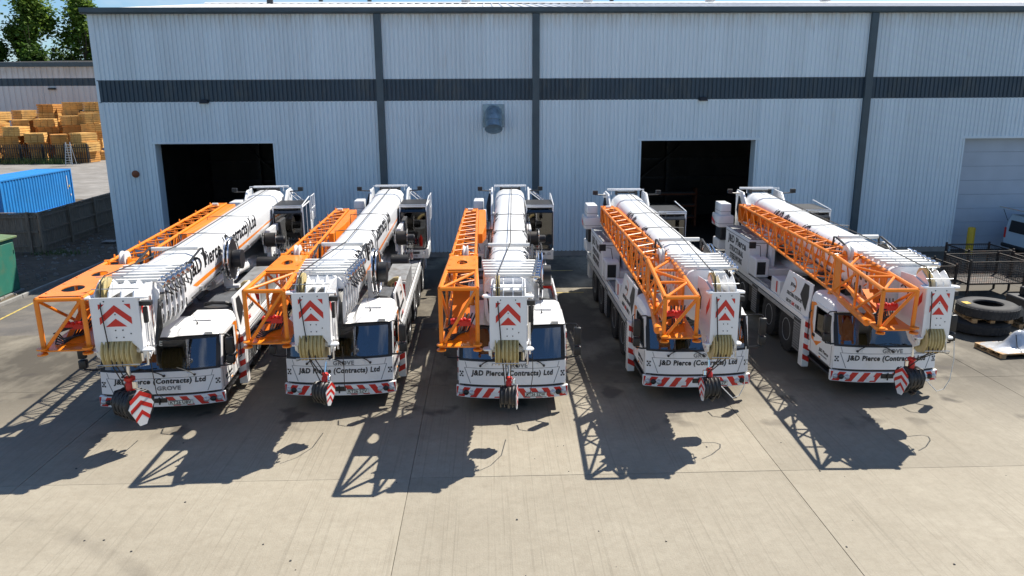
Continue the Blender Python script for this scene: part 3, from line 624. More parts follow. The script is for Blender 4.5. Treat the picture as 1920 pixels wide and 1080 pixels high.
# ================================================================== the cranes
def fit_text(s, height, width, bold, shear=0.0):
    """lettering mesh with the given cap height and overall width"""
    k = ('fit', s, height, width, bold, shear)
    if k in CACHE: return CACHE[k]
    me = text_mesh(s, height/0.70, bold*height, shear, 1.0, 0.002).copy()
    xs = [v.co.x for v in me.vertices]; w0 = max(xs)-min(xs); c0 = (max(xs)+min(xs))/2
    for v in me.vertices: v.co.x = (v.co.x-c0)*width/w0
    CACHE[k] = me; return me
def letters(s, height, width, M, material, parent, bold=0.02, shear=0.0):
    k = ('fitm', s, height, width, bold, shear, material)
    if k not in CACHE: me = fit_text(s, height, width, bold, shear).copy(); me.materials.clear(); me.materials.append(MATS[material]); CACHE[k] = me
    o = link('lettering', CACHE[k], None, parent); o.matrix_local = M; return o
HW = 1.33
def cb(z): return 0.0 if z < .7 else (.06*(z-.7)/.6 if z < 1.3 else .06+.30*(z-1.3)/.8)
def fy(x, z): return cb(z) + .17*(min(abs(x), 1.40)/1.33)**3.2
def letters_front(s, height, width, x, z, material, parent, bold=0.02, shear=0.0):
    k = ('front', s, height, width, x, z, material, bold, shear)
    if k not in CACHE:
        me = fit_text(s, height, width, bold, shear).copy()
        for v in me.vertices: X = v.co.x+x; Z = v.co.y+z; v.co = (X, fy(X, Z)-.010-v.co.z, Z)
        me.materials.clear(); me.materials.append(MATS[material]); CACHE[k] = me
    return link('lettering', CACHE[k], None, parent)
def patch(m, x0, x1, z0, z1, off, th=.02, nx=12, nz=2, zb0=None):
    def row(o2):
        r = []
        for j in range(nz+1):
            for i in range(nx+1):
                x = x0+(x1-x0)*i/nx; z = z0+(z1-z0)*j/nz; r.append((x, fy(x, z)-off+o2, z))
        return r
    a = row(0); b_ = row(th); n = len(a); o = len(m.v); m.v += a+b_; q = nx+1
    for j in range(nz):
        for i in range(nx): c = j*q+i; m.f += [[o+c, o+c+1, o+c+q+1, o+c+q], [o+n+c, o+n+c+q, o+n+c+q+1, o+n+c+1]]
    ring = [i for i in range(nx+1)] + [j*q+nx for j in range(1, nz+1)] + [nz*q+i for i in range(nx-1, -1, -1)] + [j*q for j in range(nz-1, 0, -1)]
    for k in range(len(ring)): a_, b2 = ring[k], ring[(k+1) % len(ring)]; m.f.append([o+a_, o+n+a_, o+n+b2, o+b2])
def quad_front(m, pts, off):   # a flat mark that follows the cab front; pts (x, z)
    vs = [(x, fy(x, z)-off, z) for x, z in pts]; m.add(vs, [list(range(len(vs)))])
PROF = [(0,0),(.26,0),(.42,-.06),(.52,-.18),(.55,-.32),(.55,-.82),(.50,-1.02),(.36,-1.2),(.16,-1.28),(0,-1.3)]
def full(prof, s=1.0, zc=-.65):
    h = [(x*s, (z-zc)*s+zc) for x, z in prof]; return h + [(-x, z) for x, z in h[-2:0:-1]]
def ztop(y): return 3.56 + .024*(y+2)
def loft(m, prof, ya, yb, dza=0.0, dzb=0.0):
    n = len(prof); o = len(m.v)
    for y, dz in ((ya, dza), (yb, dzb)): m.v += [(x, y, ztop(y)+z+dz) for x, z in prof]
    m.f += [[o+i, o+(i+1) % n, o+n+(i+1) % n, o+n+i] for i in range(n)] + [[o+i for i in range(n)][::-1], [o+n+i for i in range(n)]]

def boom_letters(s_, height, width, side, ym, arc, parent):
    """lettering wrapped onto the rounded flank of the boom; arc = distance from the crown line to the middle of the letters"""
    k = ('boomtext', s_, height, width, side, ym, arc)
    if k not in CACHE:
        bm = bmesh.new(); bm.from_mesh(fit_text(s_, height, width, .035, .08))
        for q in range(1, 7):
            g = bm.verts[:]+bm.edges[:]+bm.faces[:]; bmesh.ops.bisect_plane(bm, geom=g, plane_co=(0, -height/2+height*q/7, 0), plane_no=(0, 1, 0))
        def at(d):
            for a, b_ in zip(PROF[:-1], PROF[1:]):
                l_ = math.hypot(b_[0]-a[0], b_[1]-a[1])
                if d <= l_: t = d/l_; return a[0]+(b_[0]-a[0])*t, a[1]+(b_[1]-a[1])*t
                d -= l_
            return PROF[-1]
        for v in bm.verts:
            x, z = at(max(0, arc - v.co.y)); y = ym + side*v.co.x; f = 1.012
            v.co = (side*(x*f+.003), y, ztop(y) + (z+.5)*f-.5)
        me = bpy.data.meshes.new('lettering'); bm.to_mesh(me); bm.free(); me.materials.append(MATS['ink']); CACHE[k] = me
    return link('lettering', CACHE[k], None, parent)

def wheel(root, x, y, s):
    # tyre with tread blocks round the crown
    def tyre(m):
        m.lathe((0,0,0),(1,0,0),[(.34,-.19),(.42,-.205),(.58,-.215),(.64,-.19),(.66,-.14),(.66,.14),(.64,.19),(.58,.215),(.42,.205),(.34,.19)],36)
        for k in range(30):
            a = 2*math.pi*k/30
            for sx in (-1, 1):
                c, sn = math.cos(a+.05*sx), math.sin(a+.05*sx); u = Vector((0,c,sn)); t = Vector((0,-sn,c)); X = Vector((1,0,0))
                p = [X*sx*.03-t*.045+u*.65, X*sx*.03+t*.045+u*.65, X*sx*.20+t*.035+u*.645, X*sx*.20-t*.035+u*.645]
                m.hexa(p + [q+u*.028 for q in p])
    w_ = part('wheel', tyre, 'rubber', root, key='tyre'); w_.location = (x, y, .68); w_.scale = (s, 1, 1)
    part('rim', lambda m: m.lathe((0,0,0),(1,0,0),[(.33,-.12),(.35,.12),(.35,.19),(.33,.195),(.30,.12),(.22,.06),(.16,.06),(.16,.16),(.10,.17),(.02,.17)],28), 'alu', w_, key='rim')
    part('wheel_nuts', lambda m: [m.tube((.06,.26*math.cos(a*.6283),.26*math.sin(a*.6283)),(.10,.26*math.cos(a*.6283),.26*math.sin(a*.6283)),.022,6) for a in range(10)], 'alu', w_, key='nuts')['kind'] = 'stuff'
    return w_

def hook_block(root, loc, rz, s, tilt=0.0):
    hb = part('hook_block', lambda m: [m.prism([(x,-.17,-.08),(x,.17,-.08),(x,.27,-.26),(x,.22,-.52),(x,.05,-.66),(x,-.05,-.66),(x,-.22,-.52),(x,-.27,-.26)], (.03,0,0)) for x in (-.22,-.11,.0,.11,.19)], 'black', root, key='hookcheeks', bevel=.006)
    hb.location = loc; hb.rotation_euler = (tilt, 0, rz); hb.scale = (s, s, s)
    for x in (-.145, -.035, .075, .17):
        part('block_sheave', lambda m: m.lathe((x,0,-.32),(1,0,0),[(.10,-.03),(.27,-.032),(.25,0),(.27,.032),(.10,.03)],22), 'steel_dark', hb, key='bs%.2f' % x)
    pts = [(-.02,-.02),(.13,-.14),(.23,-.34),(.06,-.70),(-.06,-.70),(-.23,-.34),(-.13,-.14)]
    part('warning_plate', lambda m: m.prism([(.225,y,z) for y, z in pts], (.018,0,0)), 'white_sticker', hb, key='wplate')
    def red(m):
        for zo in (-.10, -.28, -.46):
            wd = .20 if zo > -.4 else .13
            m.add([(.2445,0,zo+.06),(.2445,wd,zo-.08),(.2445,wd*.95,zo-.16),(.2445,0,zo-.03)], [(0,1,2,3)]); m.add([(.2445,0,zo+.06),(.2445,-wd,zo-.08),(.2445,-wd*.95,zo-.16),(.2445,0,zo-.03)], [(3,2,1,0)])
    part('red_chevrons', red, 'red', hb, key='wred')
    part('shackle', lambda m: m.lathe((0,0,.04),(0,0,1),[(.03,-.14),(.075,-.12),(.085,0),(.06,.05),(.09,.08),(.09,.13),(.04,.16)],14), 'red', hb, key='shackle')
    part('rope_socket', lambda m: m.tube((0,0,.18),(0,0,.5),.035,8,.022).lathe((.14,0,-.02),(0,0,1),[(.03,0),(.05,.02),(.05,.14),(.03,.16)],10), 'chrome', hb, key='socket')
    hk = [(0,0,-.64)] + [(0, .13*math.sin(t)-.0, -.84-.13*math.cos(t)) for t in [math.pi*(1+.16*k) for k in range(-2, 8)]]
    part('hook', lambda m: m.path([(0,.02,-.6),(0,.06,-.66),(0,.12,-.68),(0,.18,-.64),(0,.2,-.58)], .04, 8), 'black', hb, key='hook')
    return hb

def seat(parent, x, y, z, s=1.0, key='seat'):
    return part('seat', lambda m: m.b(x-.24*s,x+.24*s,y-.25*s,y+.25*s,z,z+.14).hexa([(x-.23*s,y+.2*s,z+.1),(x+.23*s,y+.2*s,z+.1),(x+.23*s,y+.32*s,z+.1),(x-.23*s,y+.32*s,z+.1),(x-.2*s,y+.33*s,z+.75*s),(x+.2*s,y+.33*s,z+.75*s),(x+.2*s,y+.42*s,z+.75*s),(x-.2*s,y+.42*s,z+.75*s)]).b(x-.13*s,x+.13*s,y+.34*s,y+.43*s,z+.76*s,z+.98*s), 'seat', parent, key=key, bevel=.03, seg=2)

def crane(C):
    lg = C['long']; root = tag(empty('mobile_crane', (C['x'], C['y'], 0), -R(C['a'])), C['label'], 'crane', 'mobile cranes parked side by side'); root.scale = C.get('sc', (1, 1, 1))
    YR = 14.1 if lg else 11.9; LC = 14.6 if lg else 12.4; v = 'L' if lg else 'S'
    K = lambda k: v+k
    # ---------------- carrier
    ca = part('carrier', lambda m: m.b(-.48,.48,.7,LC-.2,.55,1.2).b(-1.0,1.0,2.1,LC-.4,1.15,1.36).b(-.9,.9,.5,2.1,.5,.8), 'steel_dark', root, key=K('car'), bevel=.02)
    part('deck', lambda m: m.b(-1.30,1.30,2.08,LC,1.37,1.455), 'deck_dark', ca, key=K('deck'), bevel=.006)
    for s in (-1, 1):
        part('deck_edge', lambda m: m.b(s*1.315-.03,s*1.315+.03,2.1,LC,1.33,1.475), 'white', ca, key=K('edge%d' % s), bevel=.008)
        part('deck_rail', lambda m: m.b(s*1.36-.012,s*1.36+.012,2.15,LC-.05,1.19,1.31), 'alu', ca, key=K('erail%d' % s))
        for k in range(int((LC-4.6)/.62)):
            o = part('deck_plate', lambda m: m.b(-.19,.19,-.28,.28,0,.018), 'alu', ca, key='dplate', bevel=.004); o.location = (s*1.07, 4.75+.62*k, 1.457)
        # outrigger boxes, front one with hazard stripes
        ob = part('outrigger_post', lambda m: m.b(s*1.375-.10,s*1.375+.10,1.90,2.2,.12,1.52), 'white', ca, key='opost%d' % s, bevel=.015)
        def st(m):
            for k in range(4):
                z = .26+.32*k; x0, x1 = s*1.375-.095, s*1.375+.095
                a_, b_ = (0, .10) if s > 0 else (.10, 0)
                m.add([(x0,1.896,z+a_),(x1,1.896,z+b_),(x1,1.896,z+b_+.15),(x0,1.896,z+a_+.15)], [(0,1,2,3)])
        part('hazard_stripes', st, 'red', ob, key='ostripe%d' % s)
        part('outrigger_box', lambda m: m.b(s*1.0-.33,s*1.0+.33,LC-.65,LC-.1,.5,1.3), 'white', ca, key=K('obox%d' % s), bevel=.02)
        for k, y in enumerate((2.70, 6.8) if not lg else (2.70, 6.8, 11.0)):
            sb = part('step_panel', lambda m: m.b(s*1.33-.05,s*1.33+.05,-.30,.30,.36,1.3), 'steel_dark', ca, key='steppanel%d' % s); sb.location = (0, y+.0, 0)
            def tread(m):
                for r in range(11):
                    for c_ in range(7):
                        yy = -.23+.076*c_+(.02 if r % 2 else 0); zz = .42+.078*r; m.b(s*1.382-.006,s*1.382+.006,yy-.022,yy+.022,zz-.022,zz+.022)
            part('step_studs', tread, 'alu', sb, key='studs%d' % s, smooth=False)['kind'] = 'stuff'
        part('tool_box', lambda m: m.b(s*1.12-.18,s*1.12+.18,6.9,7.7,.55,1.3), 'black', ca, key=K('tb%d' % s), bevel=.02)
    axles = (3.75, 5.4, 8.2, 9.85, 12.2) if lg else (3.75, 5.4, 8.4, 10.05)
    for y in axles:
        for s in (-1, 1):
            wheel(root, s*1.12, y, s)
            part('mudguard', lambda m: [m.hexa([(s*1.10-.21,-.74*math.cos(t0),.68+.74*math.sin(t0)-.02),(s*1.10+.21,-.74*math.cos(t0),.68+.74*math.sin(t0)-.02),(s*1.10+.21,-.74*math.cos(t1),.68+.74*math.sin(t1)-.02),(s*1.10-.21,-.74*math.cos(t1),.68+.74*math.sin(t1)-.02),(s*1.10-.21,-.77*math.cos(t0),.68+.77*math.sin(t0)-.10),(s*1.10+.21,-.77*math.cos(t0),.68+.77*math.sin(t0)-.10),(s*1.10+.21,-.77*math.cos(t1),.68+.77*math.sin(t1)-.10),(s*1.10-.21,-.77*math.cos(t1),.68+.77*math.sin(t1)-.10)]) for t0, t1 in [(.5+.36*i, .5+.36*(i+1)) for i in range(6)]], 'black', ca, key='mud%d' % s).location = (0, y, 0)
        part('axle', lambda m: m.tube((-1.0,0,.66),(1.0,0,.66),.11,10), 'steel_dark', ca, key='axle').location = (0, y, 0)
    # ---------------- driver cab
    cab = part('driver_cab', lambda m: m.b(-HW+.03,HW-.03,.2,2.0,.62,.74).b(-HW+.02,HW-.02,1.89,1.95,.6,2.12).b(-HW+.08,HW-.08,.32,.85,.8,1.20), 'black', root, key='cabshell', bevel=.01); cab.scale = (1, 1, C.get('cz', 1.0))
    part('front_panel', lambda m: patch(m, -1.32, 1.32, .71, 1.30, .0, .05, 16, 3), 'white', cab, key='fpanel', bevel=.008)
    part('panel_seam', lambda m: [patch(m, a, b_, c_, d_, .003, .004, 10, 1) for a, b_, c_, d_ in ((-1.18,1.18,1.125,1.137),)] + [m.add([(x0, fy(x0,1.125)-.004, 1.125),(x0+s*.018, fy(x0,1.125)-.004, 1.125),(x1+s*.018, fy(x1,.74)-.004, .74),(x1, fy(x1,.74)-.004, .74)], [(0,1,2,3) if s < 0 else (3,2,1,0)]) for s, x0, x1 in ((-1,-1.16,-1.02),(1,1.16,1.02))], 'ink_grey', cab, key='fseam')
    for x in (-.62, .62): part('bonnet_hinge', lambda m: m.b(x-.03,x+.03,fy(x,1.2)-.016,fy(x,1.2)+.01,1.14,1.25), 'white', cab, key='bh%.1f' % x, bevel=.006)
    for x in (-1.0, 1.0): part('panel_seam', lambda m: m.path([(x*1.12,fy(1.12,1.14)-.002,1.14),(x*1.16,fy(1.16,1.28)-.002,1.28)], .006, 4), 'ink_grey', cab, key='bseam%d' % x)
    part('bumper_sticker', lambda m: m.b(-.52,-.32,-.058,-.054,.44,.54), 'white_sticker', cab, key='bstick')
    part('windscreen', lambda m: patch(m, -1.22, 1.22, 1.34, 2.08, -.012, .006, 16, 4), 'glass', cab, key='wscreen')
    part('windscreen_surround', lambda m: [patch(m, -1.31, -1.22, 1.30, 2.11, .004, .04, 2, 4), patch(m, 1.22, 1.31, 1.30, 2.11, .004, .04, 2, 4), patch(m, -1.22, 1.22, 1.30, 1.35, .002, .04, 12, 1), patch(m, -1.22, 1.22, 2.06, 2.11, .002, .04, 12, 1)], 'black', cab, key='wsurr')
    secs = [(-1.31,2.06),(-1.30,2.18),(-1.25,2.30),(-1.14,2.36),(-.70,2.37),(-.58,2.19),(.30,2.19),(.42,2.37),(1.14,2.36),(1.25,2.30),(1.30,2.18),(1.31,2.06)]
    def roof(m):
        n = len(secs); rows_ = [(.0,.12),(.10,.55),(.30,.86),(.7,1.0),(1.58,1.0)]
        for dy, f in rows_: m.v += [(x, (.37+.14*(abs(x)/1.33)**3 if dy < .3 else .37)+dy, 2.06+(z-2.06)*f+.05*(f < .2)) for x, z in secs]
        for r in range(len(rows_)-1): m.f += [[r*n+i, r*n+i+1, (r+1)*n+i+1, (r+1)*n+i] for i in range(n-1)]
        m.f += [list(range(n))[::-1], [(len(rows_)-1)*n+i for i in range(n)]]; m.f.append([0]+[r*n for r in range(1,len(rows_))]+[r*n+n-1 for r in range(len(rows_)-1,-1,-1)])
    rf = part('roof', roof, 'white', cab, key='cabroof')
    part('marker_lamp', lambda m: m.b(.98,1.15,.44,.5,2.14,2.22), 'plastic_white', rf, key='marker', bevel=.01)
    part('roof_hatch', lambda m: m.b(.58,1.02,.95,1.45,2.366,2.395), 'white', rf, key='rhatch', bevel=.012)
    part('aerial', lambda m: m.tube((.75,.75,2.34),(.70,.62,2.72),.006,5).lathe((.75,.75,2.35),(0,0,1),[(.03,0),(.02,.03),(.005,.05)],8), 'black', rf, key='aerial')
    part('beacon', lambda m: m.lathe((-1.02,1.5,2.36),(0,0,1),[(.07,0),(.07,.03),(.06,.04),(.055,.15),(.02,.17)],14), 'amber', rf, key='beacon')
    for s in (-1, 1):
        x0, x1 = (HW-.045, HW) if s > 0 else (-HW, -HW+.045)
        dr = part('door', lambda m: m.b(x0,x1,.24,1.93,.66,1.28).prism([(x0,.27,1.28),(x0,.40,1.28),(x0,.62,2.0),(x0,.62,2.12),(x0,.50,2.12)],(x1-x0,0,0)).b(x0,x1,1.5,1.93,1.28,2.12).b(x0,x1,.6,1.5,2.0,2.12), 'white', cab, key='door%d' % s, bevel=.01)
        part('side_window', lambda m: m.prism([(s*(HW-.012),.41,1.29),(s*(HW-.012),1.5,1.29),(s*(HW-.012),1.5,2.0),(s*(HW-.012),.62,2.0)],(-s*.006,0,0)), 'glass', dr, key='swin%d' % s)
        part('window_seal', lambda m: m.path([(s*(HW+.002),.40,1.28),(s*(HW+.002),1.5,1.28),(s*(HW+.002),1.5,2.01),(s*(HW+.002),.62,2.01),(s*(HW+.002),.40,1.28)], .014, 6), 'black', dr, key='seal%d' % s)
        part('orange_band', lambda m: m.add([(s*(HW+.003),y,z) for y, z in ((1.54,1.02),(1.70,1.04),(1.91,1.5),(1.91,2.04),(1.62,2.10),(1.50,2.06),(1.70,1.98),(1.72,1.5))], [list(range(8))]).add([(s*(HW+.003),y,z) for y, z in ((1.54,1.02),(1.70,1.04),(1.34,.94),(1.0,1.16))], [(0,1,2,3)]), 'orange', dr, key='oband%d' % s)
        M = frame((s*(HW+.004),.82,.92),(0,s,0),(0,0,1)); letters('J&D Pierce', .09, .62, M, 'ink', dr, .03)
        M = frame((s*(HW+.004),.85,.80),(0,s,0),(0,0,1)); letters('STRUCTURAL STEELWORK', .035, .55, M, 'ink_grey', dr, .01)
        part('door_handle', lambda m: m.b(s*(HW+.012)-.012,s*(HW+.012)+.012,1.52,1.66,1.16,1.19).b(s*(HW+.004)-.004,s*(HW+.004)+.004,1.50,1.68,1.13,1.22), 'black', dr, key='dhan%d' % s)
        part('door_seam', lambda m: m.path([(s*(HW+.001),.34,1.26),(s*(HW+.001),.34,.72),(s*(HW+.001),.48,.68),(s*(HW+.001),1.74,.68),(s*(HW+.001),1.74,2.08)], .007, 4), 'ink_grey', dr, key='dseam%d' % s)
        part('grab_rail', lambda m: m.path([(s*(HW+.005),1.84,.95),(s*(HW+.06),1.84,1.0),(s*(HW+.06),1.84,1.75),(s*(HW+.005),1.84,1.8)], .014, 6), 'black', dr, key='grab%d' % s)
        part('side_marker', lambda m: m.b(s*(HW+.006)-.006,s*(HW+.006)+.006,1.0,1.1,.70,.73), 'amber', dr, key='smk%d' % s)
        part('door_step', lambda m: m.b(s*1.2-.12,s*1.2+.12,.35,1.95,.40,.47).b(s*1.2-.12,s*1.2+.12,.5,1.85,.60,.64), 'black', cab, key='dstep%d' % s, bevel=.01)
        mi = part('mirror', lambda m: m.b(s*1.60-.085,s*1.60+.085,.05,.19,1.72,2.16), 'black', cab, key='mir%d' % s, bevel=.03, seg=2)
        part('wide_mirror', lambda m: m.b(s*1.60-.085,s*1.60+.085,.03,.19,1.46,1.69), 'black', mi, key='mirw%d' % s, bevel=.03, seg=2)
        part('mirror_arm', lambda m: m.path([(s*1.27,.42,2.14),(s*1.36,.2,2.23),(s*1.55,.13,2.24),(s*1.60,.12,2.20),(s*1.60,.13,2.1)], .016, 6).path([(s*1.31,.22,1.36),(s*1.45,.16,1.38),(s*1.60,.12,1.42),(s*1.60,.12,1.5)], .022, 6), 'black', mi, key='marm%d' % s)
        part('mirror_glass', lambda m: m.b(s*1.60-.07,s*1.60+.07,.191,.195,1.75,2.13), 'chrome', mi, key='mgl%d' % s)
        for k, (x, mt, r_) in enumerate(((1.27,'lens',.05),(1.14,'black',.055),(1.00,'lens',.05))):
            zc = .52
            h = part('headlight', lambda m: m.lathe((s*x, fy(x,zc)-.055, zc),(0,-1,0),[(r_+.015,0),(r_+.015,.02),(r_,.03),(r_*.5,.045),(.005,.05)],16), mt, cab, key='hl%d%d' % (s, k))
        part('crest', lambda m: [quad_front(m, [(s*1.25+dx-.02, .90+dz),(s*1.25+dx+.02, .90+dz),(s*1.25+dx+.02, .94+dz),(s*1.25+dx-.02,.94+dz)], .006) for dx, dz in ((-.03,0),(.03,.0),(0,.05),(-.03,.1),(.03,.1))], 'ink', cab, key='crest%d' % s)
        part('wiper', lambda m: m.path([(s*.78,fy(.78,1.20)-.03,1.20),(s*.70,fy(.7,1.28)-.05,1.28),(s*.40,fy(.4,1.38)-.035,1.40)], .013, 5).path([(s*.78,fy(.78,1.2)-.01,1.20),(s*.78,fy(.78,1.2)-.045,1.20)], .03, 8).path([(s*.72,fy(.7,1.33)-.03,1.32),(s*.05,fy(.05,1.40)-.03,1.40)], .01, 5), 'black', cab, key='wiper%d' % s)
    part('wiper', lambda m: m.path([(.12,fy(.1,1.2)-.03,1.20),(.0,fy(0,1.29)-.045,1.28),(-.4,fy(.4,1.39)-.035,1.40)], .013, 5).path([(.12,fy(.1,1.2)-.01,1.20),(.12,fy(.1,1.2)-.045,1.20)], .03, 8), 'black', cab, key='wiperm')
    bu = part('bumper', lambda m: patch(m, -1.385, 1.385, .38, .665, .05, .10, 18, 2), 'white', cab, key='bumper', bevel=.012)
    for s in (-1, 1):
        for k in range(5):
            def stripes(m):
                x0 = .12+.30*k; x1 = x0+.16; e = lambda q: s*min(q, 1.375)
                quad_front(m, [(e(x0+.17),.40),(e(x1+.17),.40),(e(x1),.65),(e(x0),.65)], .053)
            part('red_stripe', stripes, 'red', bu, key='bstripe%d%d' % (s, k))
    part('grille_slot', lambda m: patch(m, -1.2, 1.2, .66, .715, .0, .03, 14, 1), 'black', bu, key='gslot')
    part('tow_coupling', lambda m: m.b(-.16,.16,-.07,.02,.50,.62).tube((0,-.09,.46),(0,-.09,.66),.02,8), 'black', bu, key='tow', bevel=.01)
    if C.get('plate_text'):
        npl = part('number_plate', lambda m: m.b(C['plate_x']-.27,C['plate_x']+.27,-.066,-.056,.43,.55), 'plate', bu, key='npl%.2f' % C['plate_x'])
        part('plate_border', lambda m: m.path([(C['plate_x']+a*.265,-.067,.49+b_*.055) for a, b_ in ((-1,-1),(1,-1),(1,1),(-1,1),(-1,-1))], .005, 4), 'ink', npl, key='npb%.2f' % C['plate_x'])
        letters(C['plate_text'], .075, .46, frame((C['plate_x'],-.068,.49),(1,0,0),(0,0,1)), 'ink', npl, .03)
    letters_front('J&D Pierce (Contracts) Ltd', .125, 2.02, 0.0, 1.01 if C['i'] != 1 else 1.05, 'ink', cab, .050, .12)
    letters_front('GROVE', .10, .52, .12 if C['i'] != 1 else .2, 1.20 if C['i'] != 1 else .86, 'ink_grey', cab, .05)
    if C['i'] == 1: letters_front('GROVE', .11, .55, -.2 if C['i'] == 1 else -.35, 1.98, 'ink_pale', cab, .04)
    seat(cab, .62, 1.25, 1.0, key='dseat1'); seat(cab, -.62, 1.25, 1.0, key='dseat2')
    part('steering_wheel', lambda m: m.path([(.62+.2*math.cos(t), .86-.09*math.sin(t), 1.42+.17*math.sin(t)) for t in [k*2*math.pi/16 for k in range(17)]], .016, 6).tube((.62,.86,1.42),(.62,.7,1.2),.03,8), 'black', cab, key='steer')
    part('dash_papers', lambda m: m.b(.7,.95,.42,.62,1.201,1.22).b(.95,1.02,.46,.58,1.201,1.27), 'white_sticker', cab, key='papers')
    # ---------------- panels and machinery on the carrier deck
    for s in (-1, 1):
        def side(m):
            lo = s*1.33; hi = s*1.22
            m.prism([(lo,2.12,1.48),(lo,4.55,1.48),(hi,4.15,2.44),(hi,2.2,2.44)], (-s*.045,0,0))
        sp = part('side_shield', side, 'white', root, key='shield%d' % s, bevel=.012)
        nx_ = Vector((s*1.33-s*1.22, 0, 0)); upv = Vector((s*(1.22-1.33), 0, .96))
        def on(y, z): t = (z-1.48)/.96; return (s*(1.33-.11*t)+s*.004, y, z)
        part('vent', lambda m: m.add([on(y,z) for y, z in ((2.36,1.62),(2.32,2.05),(2.42,2.36),(2.78,2.36),(2.95,1.98),(2.62,1.75))], [list(range(6))]), 'black', sp, key='svent%d' % s)
        def arc(m):
            P1 = [on(3.62+.30*math.cos(t)*(-s), 2.10+.22*math.sin(t)) for t in [1.1+.3*k for k in range(14)]]; P2 = [on(3.62+(.30-.05*math.sin(math.pi*k/13))*math.cos(t)*(-s)+.0, 2.10+(.22-.05*math.sin(math.pi*k/13))*math.sin(t)) for k, t in enumerate([1.1+.3*k for k in range(14)])]
            m.add(P1+P2, [[i, i+1, 14+i+1, 14+i] for i in range(13)])
        part('crescent_emblem', arc, 'orange', sp, key='arc%d' % s)
        def T(s_, h, w_, y, z, mt, bo=.03):
            p = Vector(on(y, z)); letters(s_, h, w_, frame(p, (0, s, 0), upv), mt, sp, bo)
        T('J&D Pierce', .10, .42, 3.58, 2.10, 'ink'); T('STRUCTURAL STEELWORK', .10, 1.25, 3.35, 1.80, 'ink')
        T('GROVE', .10, .42, 3.72 if s < 0 else 2.98, 1.58, 'ink'); T('GMK', .10, .25, 3.34, 1.58, 'red')
        if not lg: T('4100L-2', .10, .5, 2.93 if s < 0 else 3.76, 1.58, 'ink')
    eng = part('engine_housing', lambda m: m.b(.42,1.18,2.2,3.9,1.46,2.16).b(-1.18,-.55,2.2,3.6,1.46,2.05), 'steel_dark', root, key='eng', bevel=.03)
    for k in range(15): part('grille_slat', lambda m: m.hexa([(.46,-.02,0),(1.14,-.02,0),(1.14,.02,0),(.46,.02,0),(.46,.01,.045),(1.14,.01,.045),(1.14,.045,.045),(.46,.045,.045)]), 'deck_grey', eng, key='slat').location = (0, 2.5+.09*k, 2.162)
    part('air_hose', lambda m: m.path([(.5,2.34,2.24),(.7,2.28,2.3),(1.0,2.3,2.28),(1.12,2.4,2.2)], .05, 8), 'black', eng, key='ahose')
    hz = part('hydraulic_box', lambda m: m.b(.62,1.27,4.85,7.4,1.46,2.14), 'deck_grey', root, key='hydbox', bevel=.02)
    part('hazard_panel', lambda m: m.b(.95,1.29,4.80,4.845,1.5,2.12), 'white_sticker', hz, key='hpan')
    part('hazard_stripes', lambda m: [m.add([(.96,4.797,z),(1.28,4.797,z-.12 if z > 1.6 else z),(1.28,4.797,z+.06),(.96,4.797,z+.16)], [(0,1,2,3)]) for z in (1.54,1.78,1.98)], 'red', hz, key='hstr')
    part('exhaust_pipe', lambda m: m.path([(.8,4.6,1.6),(.8,4.6,2.0),(.85,4.55,2.16),(1.0,4.5,2.28),(1.12,4.5,2.3)], .07, 10), 'cream', hz, key='exh')
    part('silencer', lambda m: m.lathe((.4,4.45,1.85),(1,0,0),[(.1,0),(.24,.02),(.24,.45),(.1,.47)],18), 'black', hz, key='sil')
    tbx = part('tool_locker', lambda m: m.b(-1.28,-.75,4.7,5.5,1.46,1.95), 'white', root, key='tlock', bevel=.02)
    part('red_handle', lambda m: m.b(-1.30,-1.282,4.9,4.96,1.55,1.9), 'red', tbx, key='tlh')
    part('deck_hoses', lambda m: [m.path([(-.62-.05*k,5.6+.1*k,1.52),(-.55,6.4,1.56+.03*k),(-.66-.04*k,7.1,1.54),(-.5,7.9,1.7+.05*k)], .028, 6) for k in range(4)], 'black', root, key='dhose')
    part('deck_ladder', lambda m: [m.b(-1.28,-.98,5.8+.18*k,5.83+.18*k,1.49,1.53) for k in range(8)] and m.b(-1.29,-1.26,5.7,7.2,1.49,1.54).b(-1.0,-.97,5.7,7.2,1.49,1.54), 'alu', root, key='dlad')
    # ---------------- superstructure
    ys = YR-3.6
    su = part('superstructure', lambda m: m.lathe((0,ys,1.46),(0,0,1),[(.95,0),(.95,.12),(.8,.13)],28).b(-.95,.95,ys-1.4,YR-.2,1.6,1.85).b(-.75,-.60,ys-1.0,YR-.3,1.85,3.0).b(.60,.75,ys-1.0,YR-.3,1.85,3.0), 'white', root, key=K('sup'), bevel=.02)
    for s in (-1, 1):
        part('boom_foot_plate', lambda m: m.prism([(s*.70,YR-2.4,2.6),(s*.70,YR-1.5,3.5),(s*.70,YR-.9,3.98),(s*.70,YR-.1,4.0),(s*.70,YR,3.85),(s*.70,YR-.1,2.3),(s*.70,YR-1.6,2.0)], (s*.07,0,0)), 'white', su, key=K('bfp%d' % s), bevel=.015)
        part('pivot_boss', lambda m: m.lathe((s*.76,YR-.35,3.85),(s,0,0),[(.1,0),(.1,.09),(.06,.1),(.03,.06)],14), 'white', su, key=K('pb%d' % s))
        part('work_lamp', lambda m: m.tube((s*.8,YR-.6,3.9),(s*1.25,YR-.7,3.93),.022,6).b(s*1.22-.09,s*1.22+.09,YR-.8,YR-.66,3.93,4.08), 'black', su, key=K('wl%d' % s))
    part('cross_bar', lambda m: m.b(-.66,.66,YR-.12,YR-.0,4.0,4.08), 'white', su, key=K('xb'), bevel=.01)
